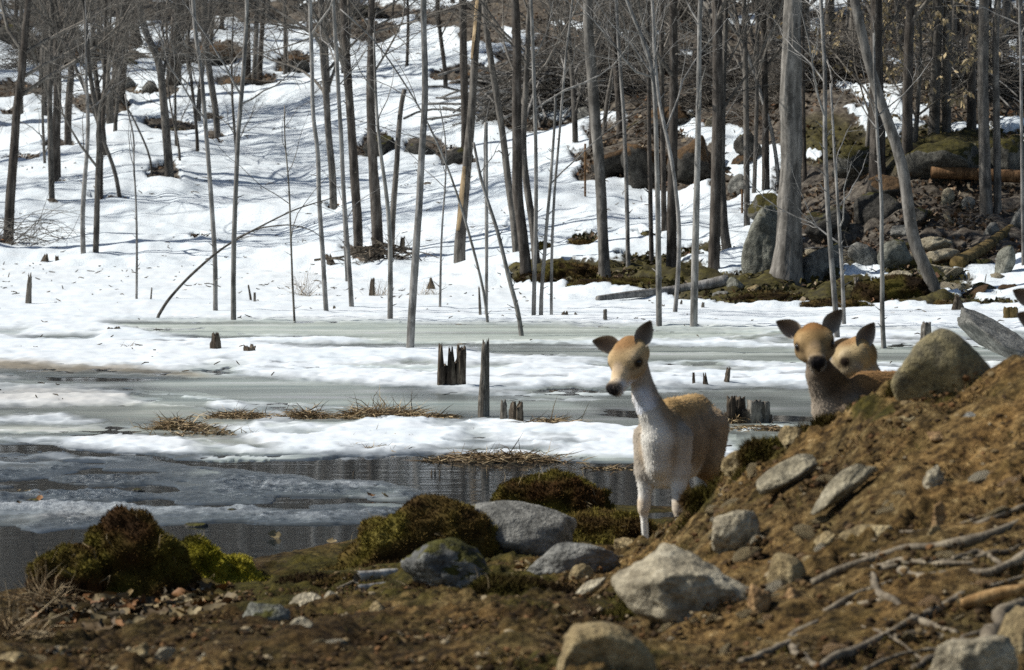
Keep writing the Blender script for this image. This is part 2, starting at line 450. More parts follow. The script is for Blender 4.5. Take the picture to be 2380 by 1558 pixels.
def hill_h(X, Y):
    X = np.asarray(X, float); Y = np.asarray(Y, float)
    z = hill_base(X, Y)
    up = sstep(0.05, 1.2, z)
    right = sstep(1300, 1800, colx(X, Y))
    z = z + up * (0.28 + 0.15 * right) * fbm(X * 0.16, Y * 0.16, 0, 2, 21) + (0.02 + 0.05 * up) * fbm(X * 0.8, Y * 0.5, 0, 3, 33)
    return z
def ground(X, Y):
    Y = np.asarray(Y, float)
    zb = np.where(Y < 45, bank_h(X, np.minimum(Y, 59)), -1)
    zh = np.where(Y > 45, hill_h(X, np.maximum(Y, 45)), -1)
    return np.maximum(np.maximum(zb, zh), 0.0)
YSMP = np.concatenate([np.linspace(10, 30, 161), np.linspace(30.4, 130, 260), np.linspace(131, 260, 66)])
def G(x, y, ymin=10.0):
    """where the line of sight through a layout point meets the ground"""
    d = ray(x, y); Ys = YSMP[YSMP >= ymin]
    for _ in range(2):
        below = HCAM + d[2] * Ys <= ground(d[0] * Ys, Ys)
        i = int(np.argmax(below)) if below.any() else len(Ys) - 1
        Y = Ys[i]
        Ys = np.linspace(Ys[max(i - 1, 0)], Y, 14)
    return np.array([d[0] * Y, Y, float(ground(d[0] * Y, Y))])
def GZ(X, Y): return float(ground(X, Y))

# ------------------------------------------------------------------ hillside
def ell(x, y, cx, cy, rx, ry): return ((x - cx) / rx) ** 2 + ((y - cy) / ry) ** 2
BARE = [(55,215,66,26),(30,268,38,12),(235,250,66,24),(355,222,66,12),(30,85,50,30),(160,130,105,28),(265,95,60,20),(300,148,40,15),
        (460,125,115,34),(683,153,50,30),(575,197,80,22),(405,308,58,11),(468,557,18,5),(478,279,22,7),(1350,571,36,15),(870,350,48,38),
        (985,352,52,22),(1060,372,42,22),(1110,182,105,24),(700,30,300,26),(250,25,260,22),(385,408,36,9),(150,352,40,9),(60,375,42,9),(250,468,42,6),
        (1250,205,150,110),(1450,150,260,130),(1430,360,110,66),(1560,365,130,78),(1620,250,180,100),(1500,562,34,9),(40,510,18,4),(320,415,16,5),
        (1900,120,420,80),(1830,250,170,100),(1950,430,160,110),(2150,380,260,90),(2150,520,330,120),(2000,620,230,60),(2300,480,160,110),
        (1230,40,260,40),(18,562,24,5),(122,491,16,4),(132,427,20,5),(165,354,26,8),(222,607,15,3),(395,421,30,7),(460,367,14,4),(508,332,24,6),(775,491,17,4),(282,471,18,4),(420,393,22,5),(355,422,12,3),(660,195,22,7),(825,603,40,7),(990,445,20,5),(2250,230,160,70),(2350,260,60,60),(2200,60,250,60),(1500,30,300,50),(420,60,90,16),(140,60,120,18),(1110,90,60,18),(820,75,120,20),(1700,440,40,34),(1960,330,60,40)]
SNOWP = [(1480,92,70,9),(1590,135,46,8),(1870,68,60,8),(1340,60,60,9),(1120,150,40,10),(1660,215,36,9),(1800,180,40,9),(2230,120,40,8),(1975,200,40,8),(1230,120,40,8),(2340,300,36,9),(1640,318,50,20),(1705,385,38,22),(1590,300,40,18),(1990,262,50,10),(2050,305,50,12),(2330,672,75,32),(2030,645,48,11),(1975,650,20,6),
         (1700,312,40,22),(1745,392,24,12),(1880,372,25,10),(2240,308,40,10),(1790,58,120,9),(2080,150,40,10),(1265,268,60,22),(1330,335,40,22),(2300,16,50,8),(2150,255,30,14),(2290,180,24,8),(2210,688,30,6)]
MOSSP = [(1290,640,110,22),(1500,655,200,36),(1750,690,240,34),(1420,650,200,25),(2050,700,260,26),(2250,705,130,14),(1960,660,300,48),(1230,628,60,14),(1910,340,90,50),(2150,345,240,55),(1350,571,36,15),(1500,562,34,9),(1545,610,120,12),(1640,590,90,10)]
def hill_masks(X, Y, Z):
    x, y = proj(X, Y, Z)
    wx = x + 16 * fbm(X * 0.7, Y * 0.5, 0, 3, 51); wy = y + 9 * fbm(X * 0.7, Y * 0.5, 0, 3, 57)
    bare = np.zeros_like(X); moss = np.zeros_like(X)
    for e in BARE: bare = np.maximum(bare, 1.25 - 0.75 * ell(wx, wy, *e))
    for e in MOSSP:
        v = 1.25 - 0.75 * ell(wx, wy, *e); moss = np.maximum(moss, v)
    bare = np.maximum(bare, moss)
    far = sstep(100, 118, Y)
    bare = np.maximum(bare, far * (0.55 + 0.8 * fbm(X * 0.12, Y * 0.12, 0, 3, 71)))
    snow = 1 - np.clip(bare, 0, 1)
    for e in SNOWP: snow = np.maximum(snow, np.clip(1.2 - 0.8 * ell(wx, wy, *e), 0, 1))
    # the snow of the frozen pond in front of the right bank
    return np.clip(snow, 0, 1), np.clip(moss * 1.2, 0, 1)

def wedge(u0, u1, nu, Yr):
    u = np.linspace(u0, u1, nu) if u1 is not None else u0
    Y = np.repeat(Yr[:, None], nu, 1); X = u[None, :] * Y
    i = np.arange(len(Yr) - 1)[:, None] * nu; j = np.arange(nu - 1)[None, :]
    Q = np.stack([i + j, i + j + 1, i + nu + j + 1, i + nu + j], -1).reshape(-1, 4)
    return X.ravel(), Y.ravel(), Q

def build_hill():
    Yr = np.concatenate([np.arange(50, 66, 0.11), np.arange(66, 108, 0.17), np.arange(108, 150, 0.9), np.arange(150, 280, 5), [300, 350, 420, 520, 700, 900]])
    X, Y, Q = wedge(np.concatenate([np.linspace(-.36, -.145, 30), np.linspace(-.142, .142, 460), np.linspace(.145, .24, 14)]), None, 504, Yr)
    Z = hill_h(X, Y)
    sn, ms = hill_masks(X, Y, Z)
    near = sstep(125, 105, Y)
    Z = Z + near * ((sn > 0.5) * 0.05 + 0.05 * sstep(0.35, 0.65, sn))
    rough = (1 - sn) * near
    Z = Z + rough * (0.13 * fbm(X * 1.6, Y * 1.6, 0, 3, 91) + .06 * np.abs(fbm(X * 5, Y * 5, 0, 2, 93))) + near * sn * (0.05 * fbm(X * 1.7, Y * 1.0, 0, 3, 95) + 0.09 * fbm(X * 0.5, Y * 0.35, 0, 2, 99))
    o = mk('hillside', np.stack([X, Y, Z], -1), Q, mat_hill(), col=np.stack([sn, ms, rough], -1))
    tag(o, 'snow covered hillside with bare patches of leaves and moss', kind='structure')
    g = mk('ground', [(-900, -300, -1.4), (900, -300, -1.4), (900, 900, -1.4), (-900, 900, -1.4)], np.array([(0, 1, 2, 3)]), o.data.materials[0],
           col=np.array([[1, 0, 0]] * 4, float))
    tag(g, 'snowy ground beyond the pond', kind='structure')
build_hill()

# ------------------------------------------------------------------ pond
def band(x, y, pts, fe):
    p = np.array(pts, float)
    t = np.interp(x, p[:, 0], p[:, 1]); b = np.interp(x, p[:, 0], p[:, 2])
    ends = sstep(p[0, 0] - 60, p[0, 0] + 40, x) * sstep(p[-1, 0] + 60, p[-1, 0] - 40, x)
    return sstep(t - fe, t + fe, y) * sstep(b + fe, b - fe, y) * ends
PBANDS = [  # (snow, granular ice, slush, stain), band (x, y top, y bottom), feather
    ((.06, 0, .95, .05), [(260,751,757),(430,742,776),(700,744,802),(1000,748,806),(1300,752,802),(1500,757,792),(1780,761,786)], 7),
    ((.75, 0, .4, 0), [(600,784,798),(700,780,801),(830,785,800)], 5),
    ((.10, 0, .75, .0), [(1120,806,824),(1300,808,846),(1500,805,848),(1700,806,850),(1900,806,852),(2100,800,850),(2450,798,850)], 7),
    ((.35, 0, .8, 0), [(1500,762,772),(1800,764,776),(2450,766,778)], 5),
    ((.08, 0, .7, 0), [(820,842,858),(1000,848,866),(1180,846,860)], 6),
    ((.95, 0, .3, 0), [(1080,830,845),(1250,826,846),(1420,836,846)], 6),
    ((.10, 0, .35, .0), [(300,852,905),(600,874,935),(900,900,955),(1200,912,970),(1420,912,985),(1700,895,985),(2200,915,985)], 12),
    ((.0, 0, .17, .0), [(-300,852,906),(0,854,906),(300,866,916),(600,886,944),(900,912,962),(1200,924,976),(1420,928,994),(1700,906,992),(1950,922,986),(2300,926,986)], 9),
    ((.30, 0, .35, .75), [(-300,838,862),(0,842,866),(250,850,870),(480,868,880)], 6),
    ((.75, 0, .3, .35), [(-300,874,884),(0,876,888),(60,880,888)], 5),
    ((.8, 0, .2, .36), [(-300,900,946),(0,906,946),(200,908,948),(310,922,944)], 8),
    ((.12, .0, .55, .25), [(-300,948,1014),(0,948,1010),(300,938,1024),(520,958,1046),(640,968,1046)], 8),
    ((.9, 0, .2, .08), [(-300,974,986),(0,972,986),(60,966,984),(160,962,990),(262,974,990)], 5),
    ((.9, 0, .2, .08), [(130,1010,1022),(200,1004,1032),(300,1010,1030),(420,1020,1040),(560,1030,1046),(640,1036,1044)], 5),
    ((.55, 0, .2, .1), [(300,990,1002),(380,978,1000),(520,985,998)], 5),
    ((.97, 0, .2, 0), [(540,990,1002),(640,972,1030),(750,962,1042),(900,962,1046),(1200,984,1050),(1480,1000,1062),(1760,1000,1062)], 7),
    ((.16, 0, .55, 0), [(1000,1044,1056),(1200,1050,1066),(1480,1062,1088),(1800,1060,1092)], 6),
    ((.0, 0, .15, .0), [(330,988,1004),(420,985,1010),(520,990,1006)], 5),
    ((.0, 0, .0, .0), [(-300,1018,1058),(0,1022,1056),(200,1040,1062),(400,1052,1086),(600,1056,1125),(900,1052,1170),(1200,1072,1220),(1500,1090,1300),(1900,1092,1500)], 7),
    ((.0, 0, .06, .0), [(-300,1075,1500),(300,1085,1500),(600,1110,1500),(900,1140,1500),(1300,1150,1500)], 6),
    ((.08, .85, .1, .0), [(-300,1062,1240),(0,1064,1236),(300,1070,1216),(450,1090,1240),(700,1118,1252),(860,1150,1228),(930,1176,1200)], 12),
    ((.27, .8, .2, .25), [(-300,1128,1150),(0,1118,1142),(200,1102,1124),(420,1098,1112)], 8),
    ((.22, .9, .1, .0), [(480,1150,1160),(600,1130,1160),(700,1126,1176),(900,1158,1188)], 10),
    ((.22, .8, .1, .0), [(60,1084,1090),(200,1076,1086),(330,1078,1084)], 4),
    ((.22, .8, .2, .3), [(-300,1204,1230),(0,1202,1230),(180,1186,1218),(260,1192,1206)], 8),
    ((.0, 0, .0, .0), [(-300,1242,1500),(0,1240,1500),(200,1222,1500),(420,1240,1500),(560,1252,1500),(830,1246,1500),(1000,1222,1500),(1300,1215,1500)], 9)]
ICE_H = [None]
def ice_channels(X, Y):
    x, y = proj(X, Y, np.zeros_like(X))
    sc = np.clip((y - 690) / 350, 0.15, 1.3)
    wy = y + sc * (10 * fbm(X * 0.55, Y * 0.22, 0, 3, 101) + 5 * fbm(X * 2.2, Y * 0.9, 0, 2, 107) + 3 * fbm(X * 6, Y * 2.4, 0, 2, 109))
    wx = x + 60 * fbm(X * 0.3, Y * 0.12, 0, 2, 111)
    ch = [np.ones_like(X), np.zeros_like(X), np.zeros_like(X), np.zeros_like(X)]
    for vals, pts, fe in PBANDS:
        m = band(wx, wy, pts, fe * 1.7)
        for i in range(4): ch[i] = ch[i] * (1 - m) + vals[i] * m
    # patchy melt on the nearer ice
    near = sstep(735, 800, y)
    pat = fbm(X * 1.1, Y * 0.35, 0, 4, 121)
    ch[0] = np.clip(ch[0] - near * np.clip(pat - 0.25, 0, 1) * 1.1 * (ch[0] > 0.5), 0, 1)
    ch[2] = np.clip(ch[2] + near * np.clip(pat - 0.25, 0, 1) * 0.8 * (ch[0] > 0.1), 0, 1)
    # skins of grey ice and slush floating on the open water
    wet = (1 - np.clip(ch[0] + ch[1] + ch[2], 0, 1)) * sstep(1100, 1000, y)
    ch[2] = np.clip(ch[2] + wet * sstep(-.25, .45, fbm(X * .5, Y * .3, 0, 4, 127)) * .5, 0, 1)
    stk = fbm(X * .28, Y * 1.3, 0, 4, 161)
    ch[0] = np.clip(ch[0] + near * .28 * stk * (ch[0] > .06) * (ch[0] < .97) - near * np.clip(stk - .35, 0, 1) * .9 * (ch[0] >= .97), 0, 1)
    ch[2] = np.clip(ch[2] * (1 + .5 * stk), 0, 1)
    gp = fbm(X * 2.4, Y * 1.1, 0, 3, 131)
    ch[1] = np.clip(ch[1] * (0.9 + 0.9 * gp), 0, 1)
    hole = sstep(1050, 1080, y) * sstep(.10, .42, fbm(X * .75, Y * .9, 0, 3, 137))
    ch[0] = ch[0] * (1 - hole); ch[1] = ch[1] * (1 - hole); ch[2] = ch[2] * (1 - hole)
    return ch
def build_pond():
    ypx = np.concatenate([np.linspace(1440, 1050, 230), np.linspace(1048, 735, 250), np.linspace(733, 590, 70)])
    Yr = HCAM * F / (ypx - 250)
    X, Y, Q = wedge(-0.17, 0.17, 640, Yr)
    sn, gr, sl, st = ice_channels(X, Y)
    cov = np.clip(sn + 0.7 * gr + 0.35 * sl, 0, 1)
    Z = -0.03 + 0.036 * sstep(0.015, 0.07, cov) + 0.022 * sstep(0.25, 0.95, sn) + 0.010 * gr
    Z = Z + sn * (0.016 * fbm(X * 1.0, Y * 0.5, 0, 3, 141) + 0.011 * fbm(X * 5, Y * 3, 0, 3, 143)) + gr * 0.013 * fbm(X * 5, Y * 4, 0, 3, 147) + gr * 0.010 * fbm(X * 22, Y * 16, 0, 2, 149)
    Z = Z + np.clip(4 * sn * (1 - sn), 0, 1) * .012 * fbm(X * 8, Y * 5, 0, 3, 155)
    Z = Z + sl * 0.004 * fbm(X * 2, Y * 1, 0, 2, 151)
    shore = sstep(-0.2, -0.02, bank_base(X, np.minimum(Y, 59.0))) * (Y < 32)
    sk = sstep(.05, .8, shore); Z = Z * (1 - sk) + np.minimum(Z, -.05) * sk
    o = mk('pond_ice', np.stack([X, Y, Z], -1), Q, mat_ice(), col=np.stack([sn, gr, sl, st], -1))
    tag(o, 'melting snow and ice floes on the pond', kind='structure')
    w = mk('pond_water', [(-60, 15, 0), (60, 15, 0), (60, 75, 0), (-60, 75, 0)], np.array([(0, 1, 2, 3)]), mat_water())
    tag(w, 'dark open water of the pond', kind='structure')
build_pond()
def surf(x, y):
    """a point on the ice for a layout point, 1 cm below the snow so nothing hovers"""
    return G(x, y, 26.5)

# ------------------------------------------------------------------ near bank and mound
BM_MOSS = [(1180,1372,130,34),(1040,1300,230,60),(900,1270,120,50),(1400,1215,170,60),(1800,1040,70,30),(1620,1160,60,40),(1500,1405,110,24),(820,1350,200,60),(650,1390,160,50),(1960,960,90,20),(2150,905,70,22),(1350,1540,200,30)]
BM_DARK = [(300,1440,330,60),(600,1340,240,40),(100,1520,280,60),(700,1500,300,70),(1330,1420,200,50),(1950,1120,90,30)]
def build_bank():
    Yr = np.concatenate([np.arange(5, 12.5, 0.5), np.arange(12.5, 22.5, 0.016), np.arange(22.5, 26.8, 0.03), np.arange(26.9, 30, 0.3)])
    X, Y, Q = wedge(-0.16, 0.16, 420, Yr)
    Z = bank_h(X, Y)
    land = sstep(-0.03, 0.1, Z)
    x, y = proj(X, Y, Z)
    wx = x + 40 * fbm(X * 3, Y * 2, 0, 3, 201); wy = y + 22 * fbm(X * 3, Y * 2, 0, 3, 203)
    ms = np.zeros_like(X); dk = np.zeros_like(X)
    for e in BM_MOSS: ms = np.maximum(ms, 1.4 - 0.9 * ell(wx, wy, *e))
    for e in BM_DARK: dk = np.maximum(dk, 1.3 - 0.9 * ell(wx, wy, *e))
    ms = np.clip(ms + 0.35 * fbm(X * 6, Y * 6, 0, 2, 207), 0, 1); dk = np.clip(dk, 0, 0.8)
    dk = np.maximum(dk, 0.75 * sstep(0.10, 0.0, Z))
    Z = Z + land * (0.030 * fbm(X * 4, Y * 4, 0, 3, 211, 0.6) + (.35 + .9 * sstep(-.4, .5, fbm(X * 1.7, Y * 1.7, 0, 2, 215))) * (0.022 * np.abs(fbm(X * 12, Y * 9, 0, 2, 217)) + 0.013 * fbm(X * 34, Y * 30, 0, 2, 223)))
    o = mk('muddy_bank', np.stack([X, Y, Z], -1), Q, mat_bank(), col=np.stack([ms, dk, 0 * ms], -1))
    tag(o, 'brown dirt bank and mound with moss and small stones', kind='structure')
build_bank()

def hill_litter():
    rng = np.random.default_rng(41)
    n = 90000
    Y = rng.uniform(51.5, 100, n); X = rng.uniform(-.125, .125, n) * Y
    Z = hill_h(X, Y); sn, ms = hill_masks(X, Y, Z)
    ok = (sn < .45) & (rng.random(n) < np.clip(1.3 - (Y - 52) / 55, .3, 1)); X, Y, Z, ms = X[ok], Y[ok], Z[ok], ms[ok]; n = len(X)
    pal = np.array([(.20, .13, .075), (.11, .07, .04), (.30, .235, .155), (.055, .038, .024), (.17, .085, .04)])
    c = pal[rng.choice(5, n, p=(.3, .3, .12, .2, .08))] * rng.uniform(.6, 1.35, (n, 1))
    c = np.where((ms > .5)[:, None] & (rng.random(n) < .75)[:, None], np.array([.05, .042, .01]) * rng.uniform(.5, 2, (n, 1)), c)
    a = rng.normal(size=(n, 3)); a[:, 2] = np.abs(a[:, 2]) * .45; a = norm(a); d = norm(np.cross(a, rng.normal(size=(n, 3)))); s = rng.uniform(.025, .06, (n, 1))
    p = np.stack([X, Y, Z + .03 + .05 * rng.random(n)], -1)
    V = np.stack([p - a * s, p + d * s * .55, p + a * s, p - d * s * .55 + np.array([0, 0, .02])], 1).reshape(-1, 3); i = np.arange(n) * 4
    o = mk('leaf_litter', V, [np.stack([i, i + 1, i + 2, i + 3], -1)], LEAFM, None, False, np.repeat(c, 4, 0))
    tag(o, 'brown dead leaves covering the bare parts of the slope', 'leaves', None, 'stuff')
hill_litter()

# ------------------------------------------------------------------ trees
def branches(rng, Pp, Rp, count, tmin, tmax, L, ang, n, up, wig, rk=0.55, rmin=0.002, slim=0.011):
    """children of the polylines Pp (N,m,3) with radii Rp; L(t, parent length) gives lengths"""
    N, m, _ = Pp.shape
    plen = np.linalg.norm(np.diff(Pp, axis=1), axis=2).sum(1)
    idx = rng.choice(N, count, p=plen / plen.sum())
    t = rng.uniform(tmin, tmax, count)
    f = t * (m - 1); i = np.clip(f.astype(int), 0, m - 2); w = (f - i)[:, None]
    a, b = Pp[idx, i], Pp[idx, i + 1]
    st = a * (1 - w) + b * w; tan = norm(b - a)
    r = Rp[idx, i] * (1 - w[:, 0]) + Rp[idx, i + 1] * w[:, 0]
    q = rng.normal(size=(count, 3)); q -= (q * tan).sum(1, keepdims=True) * tan; q = norm(q)
    th = rng.normal(ang, 0.22, count)[:, None]
    d = np.cos(th) * tan + np.sin(th) * q; d[:, 2] += up; d = norm(d)
    ln = L(t, plen[idx]) * rng.uniform(0.55, 1.35, count)
    Q = np.zeros((count, n, 3)); Q[:, 0] = st
    for s in range(1, n):
        d = d + rng.normal(size=(count, 3)) * wig; d[:, 2] += up * 0.25; d = norm(d)
        Q[:, s] = Q[:, s - 1] + d * (ln / (n - 1))[:, None]
    r0 = np.maximum(np.minimum(r * rk, ln * slim), rmin)
    R = r0[:, None] * np.linspace(1, 0.3, n)[None, :]
    return Q, np.maximum(R, rmin * 0.6)

def trunk_mesh(pts, rad, k=10, seed=0, flare=0.5, flare_h=0.22, lump=0.07):
    """tapering trunk with an irregular section and spreading foot"""
    V, Fs = tubes(np.asarray(pts)[None], np.asarray(rad)[None], k, cap=True)
    n = len(pts); c = np.repeat(np.asarray(pts), k, 0)
    d = V - c
    h = np.repeat(np.asarray(pts)[:, 2] - pts[0][2], k)
    ang = np.tile(np.arange(k) * 2 * math.pi / k, n)
    l = 1 + lump * noise(np.cos(ang) * 1.3 + 5, np.sin(ang) * 1.3 + 5, h * 2.2 + seed * 3.1, seed) \
          + lump * 0.8 * noise(np.cos(ang) * 3, np.sin(ang) * 3, h * 7, seed + 3) \
          + (lump * 0.9 * noise(np.cos(ang) * 7, np.sin(ang) * 7, h * 1.6, seed + 9) if k > 30 else 0)
    fl = flare * np.exp(-np.maximum(h, 0) / flare_h) * (0.75 + 0.5 * noise(np.cos(ang) * 2.2 + 9, np.sin(ang) * 2.2, 0.5, seed + 7))
    return c + d * (l + fl)[:, None], Fs

def crown_mesh(rng, tp, tr, spec):
    """limbs, branches and twigs on one trunk; spec: (limbs, from, to, length, angle, n2, n3, up)"""
    nl, t0, t1, L1, ang, n2, n3, up = spec
    Pp, Rp = np.asarray(tp)[None], np.asarray(tr)[None]
    mb = MB()
    A, RA = branches(rng, Pp, Rp, nl, t0, t1, lambda t, pl: L1 * (1.15 - 0.75 * (t - t0) / max(1e-3, t1 - t0)), ang, 8, up, 0.13)
    V, Fs = tubes(A, RA, 5); mb.add(V, Fs)
    if n2:
        B, RB = branches(rng, A, RA, n2, 0.15, 0.98, lambda t, pl: pl * 0.5 * (1.15 - 0.6 * t), 0.75, 6, up * 0.8, 0.16, slim=0.010)
        V, Fs = tubes(B, RB, 4); mb.add(V, Fs)
        if n3:
            C, RC = branches(rng, B, RB, n3, 0.1, 1.0, lambda t, pl: np.maximum(pl * 0.55, 0.25) * (1.1 - 0.5 * t), 0.7, 4, up * 0.5, 0.18, rmin=0.0022)
            V, Fs = tubes(C, RC, 3); mb.add(V, Fs)
    return mb

